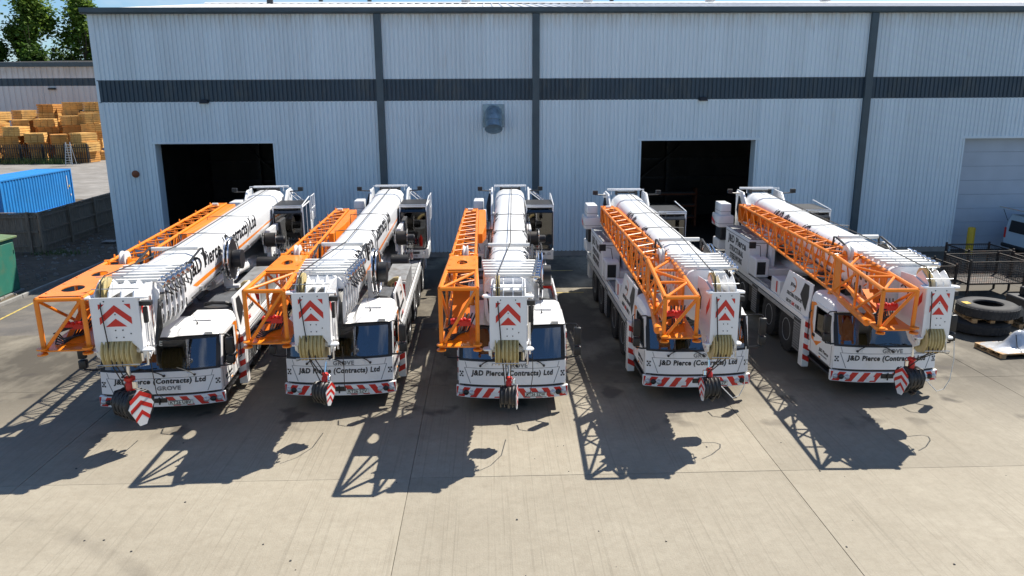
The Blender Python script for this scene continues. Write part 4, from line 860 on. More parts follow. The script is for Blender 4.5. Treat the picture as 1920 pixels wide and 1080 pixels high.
    part('rope_roller', lambda m: m.tube((-.34,YR-.55,3.99),(.34,YR-.55,3.99),.045,10).b(-.42,-.34,YR-.65,YR-.45,3.9,4.05).b(.34,.42,YR-.65,YR-.45,3.9,4.05), 'black', su, key=K('rr'))
    part('winch', lambda m: m.lathe((-.5,YR-.25,2.9),(1,0,0),[(.42,0),(.42,.04),(.32,.05),(.32,.95),(.42,.96),(.42,1.0)],24), 'rope', su, key=K('winch'))
    cw = part('counterweight', lambda m: m.b(-1.5,1.5,YR-.5,YR+.35,1.65,2.05), 'white', root, key=K('cw'), bevel=.03)
    for s in (-1, 1):
        for k in range(3):
            if (s > 0 and k == 2) or k == 0: continue
            part('counterweight_slab', lambda m: m.b(s*1.30-(.30-.1*(k-1)),s*1.30+(.30-.1*(k-1)),YR-.75+.12*(k-1),YR+.3,2.12+.46*k,2.579+.46*k), 'white', cw, key=K('cws%d%d' % (s, k)), bevel=.04, seg=2)
            part('pin_stripe', lambda m: m.b(s*1.30-(.302-.1*(k-1)),s*1.30+(.302-.1*(k-1)),YR-.752+.12*(k-1),YR+.3,2.26+.46*k,2.275+.46*k), 'ink_grey', cw, key=K('cwl%d%d' % (s, k)))
    part('counterweight_carrier', lambda m: m.b(-1.45,1.45,YR-.6,YR+.2,2.05,2.58), 'black', cw, key=K('cwc'), bevel=.02)
    part('counterweight_chevrons', lambda m: [m.add([(-1.605+.0,YR-.2+.0,z),(-1.605,YR+.28,z+.16),(-1.605,YR+.28,z+.30),(-1.605,YR-.2,z+.14)], [(0,1,2,3)]) for z in (2.6,)], 'red', cw, key=K('cwch'))
    part('cable_loom', lambda m: [m.path([(-.9-.03*k,YR-1.3,2.0+.1*k),(-.86,YR-1.2,2.7),(-.95+.03*k,YR-.9,3.3),(-.84,YR-.7,3.8)], .03, 6) for k in range(7)], 'black', su, key=K('loom'))
    part('hydraulic_tank', lambda m: m.lathe((.45,ys-1.9,1.95),(1,0,0),[(.1,0),(.26,.02),(.26,.62),(.1,.64)],18), 'black', su, key=K('htank'))
    for k in range(5): part('hydraulic_pipe', lambda m: m.path([(.82+.05*k,ys-1.0,1.9),(.84+.05*k,ys-1.5-.08*k,2.02+.05*k),(.78+.05*k,ys-2.3,1.75),(.70+.06*k,ys-3.0,1.56)], .024, 6), 'black', su, key=K('hp%d' % k))
    for k in range(4): part('valve', lambda m: m.b(.80+.1*k,.87+.1*k,ys-1.05,ys-.8,1.86,2.12).tube((.835+.1*k,ys-.92,2.12),(.835+.1*k,ys-.92,2.22),.02,6), 'chrome', su, key=K('valve%d' % k), bevel=.008)
    part('rope_catcher', lambda m: m.path([(-.62,YR-.9,3.95),(-.62,YR-.9,4.14),(.62,YR-.9,4.14),(.62,YR-.9,3.95)], .02, 6), 'white', su, key=K('rcat'))
    part('fire_extinguisher', lambda m: m.lathe((1.15,ys-2.6,1.47),(0,0,1),[(.07,0),(.075,.02),(.075,.36),(.03,.43),(.03,.48)],12), 'red', su, key=K('fext'))
    # left machinery house with lettering
    mh0, mh1 = YR-4.3, YR-1.25
    mh = part('machinery_house', lambda m: m.b(-1.42,-.80,mh0,mh1,1.52,2.72), 'white', root, key=K('mh'), bevel=.02)
    part('house_roof', lambda m: m.b(-1.40,-.82,mh0+.03,mh1-.03,2.722,2.745), 'deck_grey', mh, key=K('mhr'))
    part('trim_line', lambda m: m.b(-1.425,-.795,mh0-.004,mh1,2.60,2.625), 'ink_grey', mh, key=K('mht'))
    yc = (mh0+mh1)/2
    for s_, h, w_, z in (('J&D Pierce', .27, 2.3, 2.38), ('STRUCTURAL', .19, 1.75, 2.04), ('STEELWORK', .19, 1.6, 1.76)):
        letters(s_, h, w_, frame((-1.424, yc, z), (0,-1,0), (0,0,1)), 'ink', mh, .05)
    part('heater_box', lambda m: m.b(-1.40,-.92,mh0-.75,mh0-.02,1.56,2.2), 'white', mh, key=K('hb'), bevel=.03)
    part('heater_vent', lambda m: m.b(-1.34,-1.05,mh0-.76,mh0-.752,1.66,2.1), 'black', mh, key=K('hv'))
    part('work_mirror', lambda m: m.path([(-1.1,mh0-.3,2.2),(-1.2,mh0-.5,2.62),(-1.42,mh0-.6,2.66)], .014, 5).b(-1.62,-1.40,mh0-.68,mh0-.6,2.56,2.78), 'black', mh, key=K('wm'), bevel=.01)
    # operator cab on the right
    oy = (YR-3.15) if lg else (YR-3.5); ox0, ox1 = (.58, 1.64) if lg else (.64, 1.66); oz0, oz1 = 1.55, 3.62; od = 1.75
    oc = part('operator_cab', lambda m: m.b(ox0,ox1,oy+.12,oy+od,oz0,1.96).b(ox0,ox1,oy+od-.06,oy+od,1.96,2.5).b(ox0,ox0+.06,oy+.02,oy+.1,2.1,oz1-.04).b(ox1-.06,ox1,oy+.02,oy+.1,2.1,oz1-.04).b(ox0,ox0+.06,oy+od-.08,oy+od,2.1,oz1).b(ox1-.06,ox1,oy+od-.08,oy+od,2.1,oz1).b(ox1-.05,ox1,oy+.85,oy+.92,2.1,oz1-.04).prism([(ox0,oy+.02,1.95),(ox0,oy+.12,1.55),(ox0,oy+.2,1.55),(ox0,oy+.2,1.95)],(ox1-ox0,0,0)).b(ox0,ox1,oy-.0,oy+od,oz1-.06,oz1), 'white', root, key=K('oc'), bevel=.015)
    part('cab_lining', lambda m: m.b(ox0+.07,ox1-.07,oy+.2,oy+od-.1,2.121,2.14).b(ox0+.065,ox1-.065,oy+od-.11,oy+od-.07,2.13,2.75), 'black', oc, key=K('oclin'))
    part('roof_panel', lambda m: m.b(ox0+.02,ox1-.02,oy+.02,oy+od-.02,oz1+.001,oz1+.02), 'black', oc, key=K('ocrp'))
    part('headlining', lambda m: m.b(ox0+.07,ox1-.07,oy+.2,oy+od-.1,oz1-.08,oz1-.062), 'black', oc, key=K('ochl'))
    part('front_window', lambda m: m.b(ox0+.06,ox1-.06,oy+.03,oy+.04,1.95,oz1-.22), 'glass_dark', oc, key=K('ocf'))
    part('roof_window', lambda m: m.add([(ox0+.05,oy-.01,oz1-.24),(ox1-.05,oy-.01,oz1-.24),(ox1-.05,oy+.16,oz1+.008),(ox0+.05,oy+.16,oz1+.008)], [(0,1,2,3)]), 'glass_dark', oc, key=K('ocr'))
    part('roof_grille', lambda m: m.b(ox0+.2,ox1-.2,oy+.02,oy+.1,oz1-.1,oz1+.06), 'black', oc, key=K('ocg'))
    part('side_window', lambda m: m.b(ox1-.02,ox1-.01,oy+.1,oy+.85,2.15,oz1-.08).b(ox1-.02,ox1-.01,oy+.92,oy+od-.08,2.15,oz1-.08), 'glass_dark', oc, key=K('ocs1'))
    part('side_window', lambda m: m.b(ox0+.01,ox0+.02,oy+.1,oy+od-.08,2.15,oz1-.08), 'glass_dark', oc, key=K('ocs2'))
    part('rear_window', lambda m: m.b(ox0+.06,ox1-.06,oy+od-.04,oy+od-.03,2.5,oz1-.08), 'glass_dark', oc, key=K('ocb'))
    part('window_frame', lambda m: m.path([(ox0+.05,oy+.015,oz1-.25),(ox1-.05,oy+.015,oz1-.25),(ox1-.05,oy+.015,2.02),(ox1-.14,oy+.015,1.94),(ox0+.14,oy+.015,1.94),(ox0+.05,oy+.015,2.02),(ox0+.05,oy+.015,oz1-.25)], .028, 6), 'black', oc, key=K('ocw'))
    part('cab_lamp', lambda m: [m.b(x-.06,x+.06,oy+.02,oy+.06,1.74,1.84) for x in (ox0+.17, ox1-.17)], 'lens', oc, key=K('ocl'), bevel=.01)
    part('badge', lambda m: m.b(ox0+.34,ox1-.34,oy+.02,oy+.06,1.75,1.83), 'ink', oc, key=K('ocbd'))
    letters('GROVE', .07, .42, frame(((ox0+ox1)/2-.1, oy+.085, 1.66), (1,0,0), (0,.0,1)), 'ink_grey', oc, .05)
    seat(oc, (ox0+ox1)/2, oy+.85, 2.25, 1.1, key=K('oseat'))
    part('control_console', lambda m: m.b(ox0+.1,ox0+.25,oy+.5,oy+1.1,2.2,2.5).b(ox1-.25,ox1-.1,oy+.5,oy+1.1,2.2,2.5).b(ox0+.15,ox0+.4,oy+.16,oy+.24,2.3,2.7), 'black', oc, key=K('occ'), bevel=.02)
    part('guard_rail', lambda m: m.path([(ox0+.02,oy-.0,oz1+.03),(ox1-.02,oy-.0,oz1+.03),(ox1-.02,oy+od,oz1+.16)], .022, 6), 'white', oc, key=K('ocgr'))
    # walkway side panel with hand rail behind the cab
    wp = part('walkway_panel', lambda m: m.prism([(ox1-.1,oy+1.0,1.6),(ox1-.1,YR-.2,1.6),(ox1-.1,YR-.2,2.75),(ox1-.1,oy+1.85,2.75),(ox1-.1,oy+1.2,2.2)],(.05,0,0)), 'white', root, key=K('wp'), bevel=.01)
    for k in range(2): part('panel_vent', lambda m: m.b(ox1-.045,ox1-.04,oy+1.5+.5*k,oy+1.8+.5*k,2.05,2.4), 'steel_dark', wp, key=K('wpv%d' % k))
    if lg:
        part('hand_rail', lambda m: [m.tube((ox1,y,2.75),(ox1,y,3.75),.02,6) for y in (oy+2.0,oy+2.5,YR-.25)] and m.tube((ox1,oy+2.0,3.75),(ox1,YR-.25,3.75),.02,6).tube((ox1,oy+2.0,3.25),(ox1,YR-.25,3.25),.02,6), 'white', wp, key=K('hr'))
        part('folded_ladder', lambda m: m.tube((.85,YR-.8,3.85),(1.4,YR-1.5,3.5),.035,8).tube((.95,YR-.5,3.85),(1.5,YR-1.2,3.5),.035,8).tube((1.0,YR-.85,3.75),(1.12,YR-.62,3.75),.025,6).tube((1.2,YR-1.1,3.62),(1.32,YR-.9,3.62),.025,6), 'chrome', su, key=K('fl'))
    # lifting ram under the boom
    ram = part('lifting_ram', lambda m: m.tube((0,4.6,2.25),(0,ys-.2,1.75),.19,16), 'white', root, key=K('ram'))
    part('ram_rod', lambda m: m.tube((0,4.0,2.33),(0,4.6,2.25),.12,12), 'chrome', ram, key=K('rod'))
    # ---------------- boom
    boom = part('boom', lambda m: loft(m, full(PROF), .85, YR-.7), 'white', root, key=K('boom'))
    SL = Matrix.Translation((0, YR, 0)) @ Matrix.Rotation(R(C.get('slew', 0)), 4, 'Z') @ Matrix.Translation((0, -YR, 0))
    boom.matrix_local = SL
    part('boom_foot', lambda m: loft(m, full(PROF, 1.06), YR-1.9, YR-.65), 'white', boom, key=K('bfoot'))
    for k in range(6):
        s = 1.15-.03*k; y1 = .92-.27*k; y0 = y1-.25
        cl = part('boom_collar', lambda m: [loft(m, full(PROF, s), y0, y0+.045), loft(m, full(PROF, s*.955), y0+.02, y1+.03)], 'white', boom, key='collar%d' % k)
        part('top_bar', lambda m: m.b(-.66+.022*k,.66-.022*k,y0+.03,y0+.13,ztop(y0)+.0,ztop(y0)+.085), 'plastic_white', cl, key='tbar%d' % k, bevel=.02, seg=2)
        for sd_ in (-1, 1):
            xs = sd_*(.55*s*.955+.004)
            part('slot', lambda m: [m.lathe((xs,(y0+y1)/2+.03,ztop(y0)-zz),(sd_,0,0),[(rr,0),(rr,.003),(rr*.5,.004)],10) for zz, rr in ((.34,.072),(.45,.05),(.57,.08),(.84,.065),(.95,.05))], 'black', cl, key='slot%d%d' % (k, sd_))
        part('locking_pin', lambda m: m.tube((.60-.02*k,y0+.08,ztop(y0)+.02),(.80-.02*k,y0+.08,ztop(y0)+.02),.05,10).lathe((.80-.02*k,y0+.08,ztop(y0)+.02),(1,0,0),[(.07,0),(.07,.03),(.03,.05)],10).lathe((.72-.02*k,y0+.08,ztop(y0)-.14),(0,0,1),[(.03,0),(.05,.03),(.05,.1),(.03,.13)],8).tube((.70-.02*k,y0+.02,ztop(y0)+.1),(.70-.02*k,y0+.2,ztop(y0)+.1),.025,6), 'chrome', cl, key='lpin%d' % k)
    part('pin_hoses', lambda m: [m.path([(.74-.02*k,.9-.27*k,ztop(0)-.1),(.80,.8-.27*k,ztop(0)-.32),(.72,.62-.27*k,ztop(0)-.2)], .018, 5) for k in range(6)], 'black', boom, key='phose')
    for s in (-1, 1):
        part('conduit', lambda m: m.path([(s*.56,1.4,ztop(1)-.96),(s*.575,4,ztop(4)-.93),(s*.575,YR-2.6,ztop(YR-2.6)-.93)], .022, 6), 'black', boom, key=K('cond%d' % s))
        for k in range(5): part('conduit_clip', lambda m: m.b(s*.575-.03,s*.575+.03,-.05,.05,-.06,.06), 'galv', boom, key='cclip%d' % s).location = (0, 2.2+1.7*k, ztop(2.2+1.7*k)-.93)
    rg = part('rope_guide', lambda m: m.tube((-.55,2.3,ztop(2)+.13),(.55,2.3,ztop(2)+.13),.055,10), 'plastic_white', boom, key='rg')
    for s in (-1, 1): part('guide_bracket', lambda m: m.path([(s*.60,1.3,ztop(1)-.02),(s*.62,2.25,ztop(2)+.13),(s*.62,2.4,ztop(2)+.12),(s*.66,2.42,ztop(2)-.35)], .03, 6), 'black', rg, key='rgb%d' % s)
    for k, y in enumerate((4.6, 7.4) if lg else (4.4, 6.9)):
        part('hose_hoop', lambda m: m.path([(-.62,y,ztop(y)-.5),(-.62,y,ztop(y)+.04),(0,y,ztop(y)+.07),(.62,y,ztop(y)+.04),(.62,y,ztop(y)-.5)], .014, 5), 'steel_dark', boom, key=K('hoop%d' % k))
    for s in (-1, 1):
        y0, y1 = (1.6, YR-2.4)
        part('orange_stripe', lambda m: m.add([(s*.553,y0+.3,ztop(y0)-.80),(s*.553,y1,ztop(y1)-.74),(s*.553,y1,ztop(y1)-.69),(s*.553,y0,ztop(y0)-.69)], [(0,1,2,3)]), 'orange', boom, key=K('ostr%d' % s))
        ym = 5.0 if lg else 4.9
        ll = 7.2 if lg else 6.2
        boom_letters('J&D Pierce  (Contracts) Ltd', .40, ll, s, ym, C.get('ta', .62), boom)
    # hose reel and cable drum on the right of the boom
    reel = part('hose_reel', lambda m: [m.path([(x, .62*math.cos(t), 3.02+.62*math.sin(t)) for t in [k*2*math.pi/28 for k in range(29)]], .022, 6) for x in (.70,.80)], 'chrome', root, key='hreel')
    reel.location = (0, C.get('ry', 2.3), C.get('rz', 0))
    part('reel_spokes', lambda m: [m.tube((.75,0,3.02),(.75,.62*math.cos(t),3.02+.62*math.sin(t)),.014,5) for t in [k*math.pi/4 for k in range(8)]], 'galv', reel, key='rspk')
    part('reel_hose', lambda m: m.lathe((.71,0,3.02),(1,0,0),[(.2,0),(.56,.0),(.56,.08),(.2,.08)],28), 'black', reel, key='rhose')
    part('reel_drum', lambda m: m.lathe((.80,0,3.0),(1,0,0),[(.1,0),(.28,.01),(.28,.24),(.1,.25)],22), 'black', reel, key='rdrum')
    part('reel_bracket', lambda m: m.b(.5,.74,-.05,.05,2.2,3.05).b(.55,.9,-.1,.1,2.16,2.24), 'white', reel, key='rbr')
    dy_ = 9.4 if lg else 7.2
    drum = part('cable_drum', lambda m: m.lathe((.62,dy_,2.66),(1,0,0),[(.15,0),(.26,.01),(.26,.37),(.15,.38)],24), 'rope', root, key=K('cdrum'))
    for x in (.60, 1.00): part('drum_flange', lambda m: m.lathe((x,dy_,2.66),(1,0,0),[(.08,0),(.34,.0),(.35,.015),(.08,.02)],26), 'chrome', drum, key=K('cfl%.2f' % x))
    part('drum_motor', lambda m: m.lathe((1.02,dy_,2.66),(1,0,0),[(.14,0),(.14,.2),(.1,.24)],14), 'black', drum, key=K('cmot'))
    part('drum_bracket', lambda m: m.b(.52,.62,dy_-.12,dy_+.12,2.5,2.8).b(.56,.66,dy_-.16,dy_+.16,2.2,2.6), 'white', drum, key=K('cbr'), bevel=.02)
    # ---------------- boom head
    hy = C['hy']            # where the front of the head is, local y
    hd = empty('boom_head', (0, 0, 0), 0, root); hd.matrix_local = SL @ Matrix.Translation((0, hy+2.0, C.get('hz', 0.0))) @ Matrix.Scale(C.get('hs', 1.0), 4, (1, 0, 0))
    base = [(-.75,3.58),(-1.35,3.62),(-1.95,3.50),(-2.0,2.55),(-1.95,2.12),(-1.72,2.0),(-1.45,2.1),(-1.2,2.36),(-.75,2.42)]
    hmesh = part('head_frame', lambda m: [m.prism([(s*.48,y,z) for y, z in base], (-s*.035,0,0)) for s in (-1, 1)] and m.b(-.44,.44,-1.9,-.75,2.5,2.56).b(-.44,.44,-1.3,-.75,3.4,3.46), 'white', hd, key='headframe', bevel=.01)
    part('front_plate', lambda m: m.prism([(x,-2.03,z) for x, z in ((-.5,3.5),(-.5,2.30),(-.41,2.30),(-.40,2.36),(-.24,2.53),(.24,2.53),(.40,2.36),(.41,2.30),(.5,2.30),(.5,3.5))], (0,.028,0)), 'white', hd, key='fplate', bevel=.006)
    part('red_chevrons', lambda m: m.add([(x,-2.034,z) for x, z in ((0,3.34),(.33,3.06),(.33,2.91),(0,3.19))],[(0,3,2,1)]).add([(x,-2.034,z) for x, z in ((0,3.34),(-.33,3.06),(-.33,2.91),(0,3.19))],[(0,1,2,3)]).add([(x,-2.034,z) for x, z in ((0,3.04),(.22,2.86),(0,2.865))],[(0,2,1)]).add([(x,-2.034,z) for x, z in ((0,3.04),(-.22,2.86),(0,2.865))],[(0,1,2)]).add([(x,-2.034,z) for x, z in ((-.33,3.36),(-.33,3.24),(-.20,3.36))],[(0,1,2)]).add([(x,-2.034,z) for x, z in ((.33,3.36),(.33,3.24),(.20,3.36))],[(0,2,1)]), 'red', hd, key='hchev')
    for s in (-1, 1): part('side_chevron', lambda m: m.add([(s*.484,y,z) for y, z in ((-1.85,3.35),(-1.6,3.05),(-1.6,2.85),(-1.85,3.12))],[(0,1,2,3)]), 'red', hd, key='schev%d' % s)
    part('plate_bolts', lambda m: [m.lathe((x,-2.03,z),(0,-1,0),[(.014,0),(.014,.012)],8) for x, z in ((-.03,2.62),(.12,2.62),(-.03,2.78),(.12,2.78),(.28,2.7),(-.2,3.42),(.2,3.42),(0,3.13))], 'ink', hd, key='pbolt')['kind'] = 'stuff'
    for s in (-1, 1):
        for z in (3.47, 2.29): part('pin_lug', lambda m: m.prism([(s*.46,-2.06,z),(s*.64,-2.06,z),(s*.70,-1.98,z),(s*.66,-1.88,z),(s*.46,-1.8,z)], (0,0,.045)), 'white', hd, key='lug%d%.1f' % (s, z), bevel=.012)
    for k, x in enumerate((-.42, -.14, .12, .38)):
        part('top_rib', lambda m: m.prism([(x,-1.98,3.46),(x,-1.95,3.58),(x,-1.75,3.72),(x,-1.6,3.80),(x,-1.48,3.72),(x,-1.38,3.62),(x,-1.2,3.60),(x,-1.0,3.55),(x,-1.0,3.44)], (.025,0,0)), 'white', hd, key='rib%d' % k, bevel=.006)
    part('rib_rod', lambda m: m.tube((-.48,-1.9,3.66),(.5,-1.9,3.66),.012,6).tube((-.48,-1.62,3.86),(.1,-1.62,3.86),.01,6), 'galv', hd, key='ribrod')
    shx = C.get('shx', -.28)
    def sheave(m, x, y, z, r, wd):
        m.lathe((x-wd/2,y,z),(1,0,0),[(r*.3,0),(r*.82,.0),(r,.0),(r,wd*.18),(r*.82,wd*.5),(r,wd*.82),(r,wd),(r*.82,wd),(r*.3,wd)],30)
    part('top_sheave', lambda m: sheave(m, shx, -1.62, 3.60, .27, .10), 'cream', hd, key='tsh%.2f' % shx)
    part('sheave_hub', lambda m: m.lathe((shx-.07,-1.62,3.60),(1,0,0),[(.05,0),(.05,.14)],12), 'ink', hd, key='tshh%.2f' % shx)
    for k in range(6): part('head_sheave', lambda m: sheave(m, -.31+.108*k, -1.80, 2.26, .36, .098), 'cream', hd, key='hsh%d' % k)
    part('sheave_axle', lambda m: m.tube((-.5,-1.80,2.26),(.5,-1.80,2.26),.07,12).lathe((.48,-1.80,2.26),(1,0,0),[(.16,0),(.16,.05),(.1,.06),(.09,.02)],18).lathe((-.48,-1.80,2.26),(-1,0,0),[(.16,0),(.16,.05),(.1,.06),(.09,.02)],18), 'white', hd, key='haxle')
    part('rope_guard', lambda m: m.path([(-.44,-1.8,1.9),(-.44,-2.18,2.0),(-.44,-2.2,2.06),(.44,-2.2,2.06),(.44,-2.18,2.0),(.44,-1.8,1.9)], .012, 6), 'galv', hd, key='rguard')
    part('fork_end', lambda m: m.lathe((.40,-1.9,2.02),(0,0,1),[(.02,0),(.05,.02),(.05,.2),(.02,.22)],8).tube((.52,-1.9,2.4),(.52,-1.95,1.95),.03,8).tube((.6,-1.6,3.3),(.6,-1.7,2.1),.022,6).tube((.56,-1.55,3.4),(.56,-1.6,2.3),.03,6), 'chrome', hd, key='fork')
    part('head_hoses', lambda m: [m.path([(.52+.04*k,-.9,3.3),(.60+.03*k,-1.2-.05*k,3.1),(.56+.04*k,-1.35,2.6),(.54,-1.5+.04*k,2.25)], .02, 5) for k in range(4)] + [m.path([(-.52,-.9,3.25),(-.6,-1.1,3.36),(-.56,-1.3,3.2),(-.53,-1.2,2.9)], .022, 5)], 'black', hd, key='hhose')
    part('limit_switch', lambda m: m.b(.48,.72,-1.95,-1.8,3.28,3.38).b(.54,.62,-1.96,-1.86,2.9,3.25), 'black', hd, key='lsw', bevel=.01)
    # ---------------- lattice jib stowed on the left
    J = C['jib']; jy1 = J['yr']; jyk = J.get('yk', 1.6); jyf = hy-.05
    def lerp(a, b_, t): return a+(b_-a)*t
    xr_f, xr_k, xr_r = J['xf'], J['xk'], J['xr']      # right-hand chord x at the front, kink and rear
    wf, wk, wr = J.get('wf',.78), J.get('wk',.62), J.get('wr',.42)
    zf, zk, zr = J['zf'], J['zk'], J['zr']; hf, hk_, hr_ = J.get('hf',1.25), .95, .58
    jib = empty('lattice_jib', (0,0,0), 0, root)
    TL = lambda t: Vector((lerp(xr_k-wk, xr_r-wr, t), lerp(jyk, jy1, t), lerp(zk, zr, t))); TR = lambda t: Vector((lerp(xr_k, xr_r, t), lerp(jyk, jy1, t), lerp(zk, zr, t)))
    BL = lambda t: TL(t) - Vector((-.0,0,lerp(hk_, hr_, t))); BR = lambda t: TR(t) - Vector((.0,0,lerp(hk_, hr_, t)))
    for f in (TL, TR, BL, BR): part('chord', lambda m: m.tube(f(0), f(1), .042, 8), 'orange', jib)
    nb = 11
    for k in range(nb):
        t0, t1 = k/nb, (k+1)/nb; tm = (t0+t1)/2
        for A, B in ((TL, TR), (BL, BR)):
            part('brace', lambda m: m.tube(A(t0), B(tm), .021, 6), 'orange', jib); part('brace', lambda m: m.tube(B(tm), A(t1), .021, 6), 'orange', jib)
        for A, B in ((TL, BL), (TR, BR)):
            part('brace', lambda m: m.tube(A(t0), B(tm), .023, 6), 'orange', jib); part('brace', lambda m: m.tube(B(tm), A(t1), .023, 6), 'orange', jib)
            if k % 3 == 0: part('brace', lambda m: m.tube(A(t0), B(t0), .021, 6), 'orange', jib)
        if k % 2 == 0: part('lifting_eye', lambda m: m.prism([TL(tm)+Vector((0,-.05,.03)), TL(tm)+Vector((0,.05,.03)), TL(tm)+Vector((0,.025,.12)), TL(tm)+Vector((0,-.025,.12))], (.02,0,0)), 'orange', jib)
    part('end_frame', lambda m: m.prism([TL(1)+Vector((-.03,0,.03)), TR(1)+Vector((.03,0,.03)), BR(1)+Vector((.03,0,-.03)), BL(1)+Vector((-.03,0,-.03))], (0,.03,0)).prism([TL(1), TR(1), TR(.93), TL(.93)], (0,0,.02)), 'orange', jib)
    part('end_roller', lambda m: m.tube(TL(.95)+Vector((.1,0,.06)), TL(.95)+Vector((.28,0,.06)), .05, 10), 'plastic_white', jib)
    # second section: solid box girder against the boom
    def beam(m):
        g = .05; wd = J.get('bw', .26)
        P = []
        for t, w_, h in ((1.0, wd, .55), (.62, wd, .5), (.40, wd*.5, .3)):
            a = TR(t); P.append([(a.x+g,a.y,a.z-h),(a.x+g+w_,a.y,a.z-h),(a.x+g+w_,a.y,a.z-.01),(a.x+g,a.y,a.z-.01)])
        o = len(m.v)
        for r in P: m.v += r
        for r in range(2): m.f += [[o+r*4+i, o+r*4+(i+1) % 4, o+(r+1)*4+(i+1) % 4, o+(r+1)*4+i] for i in range(4)]
        m.f += [[o,o+1,o+2,o+3],[o+8,o+9,o+10,o+11]]
    part('box_girder', beam, 'orange', jib, bevel=.012)
    part('stow_bracket', lambda m: m.b(TR(.9).x,-.5,TR(.9).y-.06,TR(.9).y+.06,TR(.9).z-.7,TR(.9).z-.6).b(TR(.2).x-.3,-.5,TR(.2).y-.06,TR(.2).y+.06,2.62,2.70), 'steel_dark', jib)
    # front section
    FTL, FTR = Vector((xr_f-wf, jyf, zf)), Vector((xr_f, jyf, zf)); bw = J.get('bwd', 0.0)
    FBL, FBR = Vector((xr_f-wf-bw, jyf+.03, zf-hf)), Vector((xr_f+bw, jyf+.03, zf-hf))
    KTL, KTR, KBL, KBR = TL(0), TR(0), BL(0), BR(0)
    for a, b_ in ((FTL, KTL), (FTR, KTR)): part('chord', lambda m: m.tube(a, b_, .052, 8), 'orange', jib)
    for a, b_ in ((FTL, FBL), (FTR, FBR)): part('front_post', lambda m: m.tube(a, b_, .048, 8), 'orange', jib)
    part('cross_tube', lambda m: m.tube(FTL, FTR, .045, 8), 'orange', jib)
    part('front_diagonal', lambda m: m.tube(FTR, FBL, .036, 8), 'orange', jib)
    for A, B, A2, B2 in ((FTL, FBL, KTL, KBL), (FTR, FBR, KTR, KBR)):
        mid = lerp(A, A2, .5); mb = lerp(B, B2, .5)
        part('lower_chord', lambda m: m.tube(B, B2, .042, 8), 'orange', jib)
        part('brace', lambda m: m.tube(A, mb, .034, 8), 'orange', jib); part('brace', lambda m: m.tube(mb, mid, .034, 8), 'orange', jib); part('brace', lambda m: m.tube(mid, B2, .034, 8), 'orange', jib)
        part('kink_node', lambda m: m.lathe(A2-Vector((.06,0,0)),(1,0,0),[(.04,0),(.08,.01),(.08,.11),(.04,.12)],12), 'orange', jib)
        part('gusset_plate', lambda m: m.prism([A2, B2, lerp(B2, B, .16), lerp(A2, A, .14)], (.02,0,0)), 'orange', jib)
    def plate_with_hole(m, q, holes):
        # top plate: q = four corners FL, FR, KR, KL; holes (u, v, ru, rv)
        def P(u, w_, dz=0.0): return lerp(lerp(q[0], q[1], u), lerp(q[3], q[2], u), w_)+Vector((0,0,.035+dz))
        segs = [0.0] + [x for h in holes for x in (h[1]-h[3]*1.5, h[1]+h[3]*1.5)] + [1.0]
        for dz in (0.0, .02):
            for i in range(len(segs)-1):
                w0, w1 = segs[i], segs[i+1]
                if i % 2 == 0: m.add([P(0,w0,dz),P(1,w0,dz),P(1,w1,dz),P(0,w1,dz)], [(0,1,2,3)])
                else:
                    h = holes[i//2]; n = 20; inn = []; ou = []
                    for k in range(n):
                        t = 2*math.pi*k/n; c, s_ = math.cos(t), math.sin(t); inn.append(P(h[0]+h[2]*c, h[1]+h[3]*s_, dz))
                        f = 1/max(abs(c), abs(s_)); ou.append(P(.5+.5*c*f, (w0+w1)/2+(w1-w0)/2*s_*f, dz))
                    m.add(inn+ou, [[k, (k+1) % n, n+(k+1) % n, n+k] for k in range(n)])
                    if dz == 0.0:
                        tp = [p+Vector((0,0,.02)) for p in inn]; m.add(inn+tp, [[k, (k+1) % n, n+(k+1) % n, n+k] for k in range(n)])
    pt = J['plate']
    if pt == 2: part('top_plate', lambda m: plate_with_hole(m, [lerp(FTL,KTL,.02), lerp(FTR,KTR,.02), lerp(FTR,KTR,.86), lerp(FTL,KTL,.86)], [(.5,.22,.26,.10),(.55,.68,.22,.085)]), 'orange', jib)
    elif pt == 1: part('top_plate', lambda m: plate_with_hole(m, [lerp(FTL,KTL,.48), lerp(FTR,KTR,.48), lerp(FTR,KTR,.96), lerp(FTL,KTL,.96)], [(.5,.5,.2,.15)]), 'orange', jib)
    if pt < 2:
        for t0, t1, sw in (((.0,.48,1),) if pt == 1 else ((0,.36,1),(.36,.68,0),(.68,1,1))):
            a, b_ = (lerp(FTL,KTL,t0), lerp(FTR,KTR,t1)) if sw else (lerp(FTR,KTR,t0), lerp(FTL,KTL,t1))
            part('brace', lambda m: m.tube(a, b_, .034, 8), 'orange', jib); part('cross_tube', lambda m: m.tube(lerp(FTL,KTL,t1), lerp(FTR,KTR,t1), .034, 8), 'orange', jib)
    part('side_web', lambda m: m.prism([lerp(FTR,KTR,.45), KTR, KBR, lerp(FBR,KBR,.55)], (-.02,0,0)), 'orange', jib)
    part('base_plate', lambda m: m.prism([FBL+Vector((-.05,-.06,0)), FBR+Vector((.05,-.06,0)), lerp(FBR,KBR,.3)+Vector((0,0,.0)), lerp((FBL+FBR)/2,(KBL+KBR)/2,.5), lerp(FBL,KBL,.3)], (0,0,.035)), 'orange', jib, bevel=.008)
    for c_ in (FBL, FBR):
        for dz in (-.05, .07): part('fork_lug', lambda m: m.lathe(c_+Vector((0,-.09,dz)),(0,0,1),[(.03,0),(.10,0),(.10,.03),(.03,.03)],14), 'orange', jib)
    cen = (FBL+FBR)/2
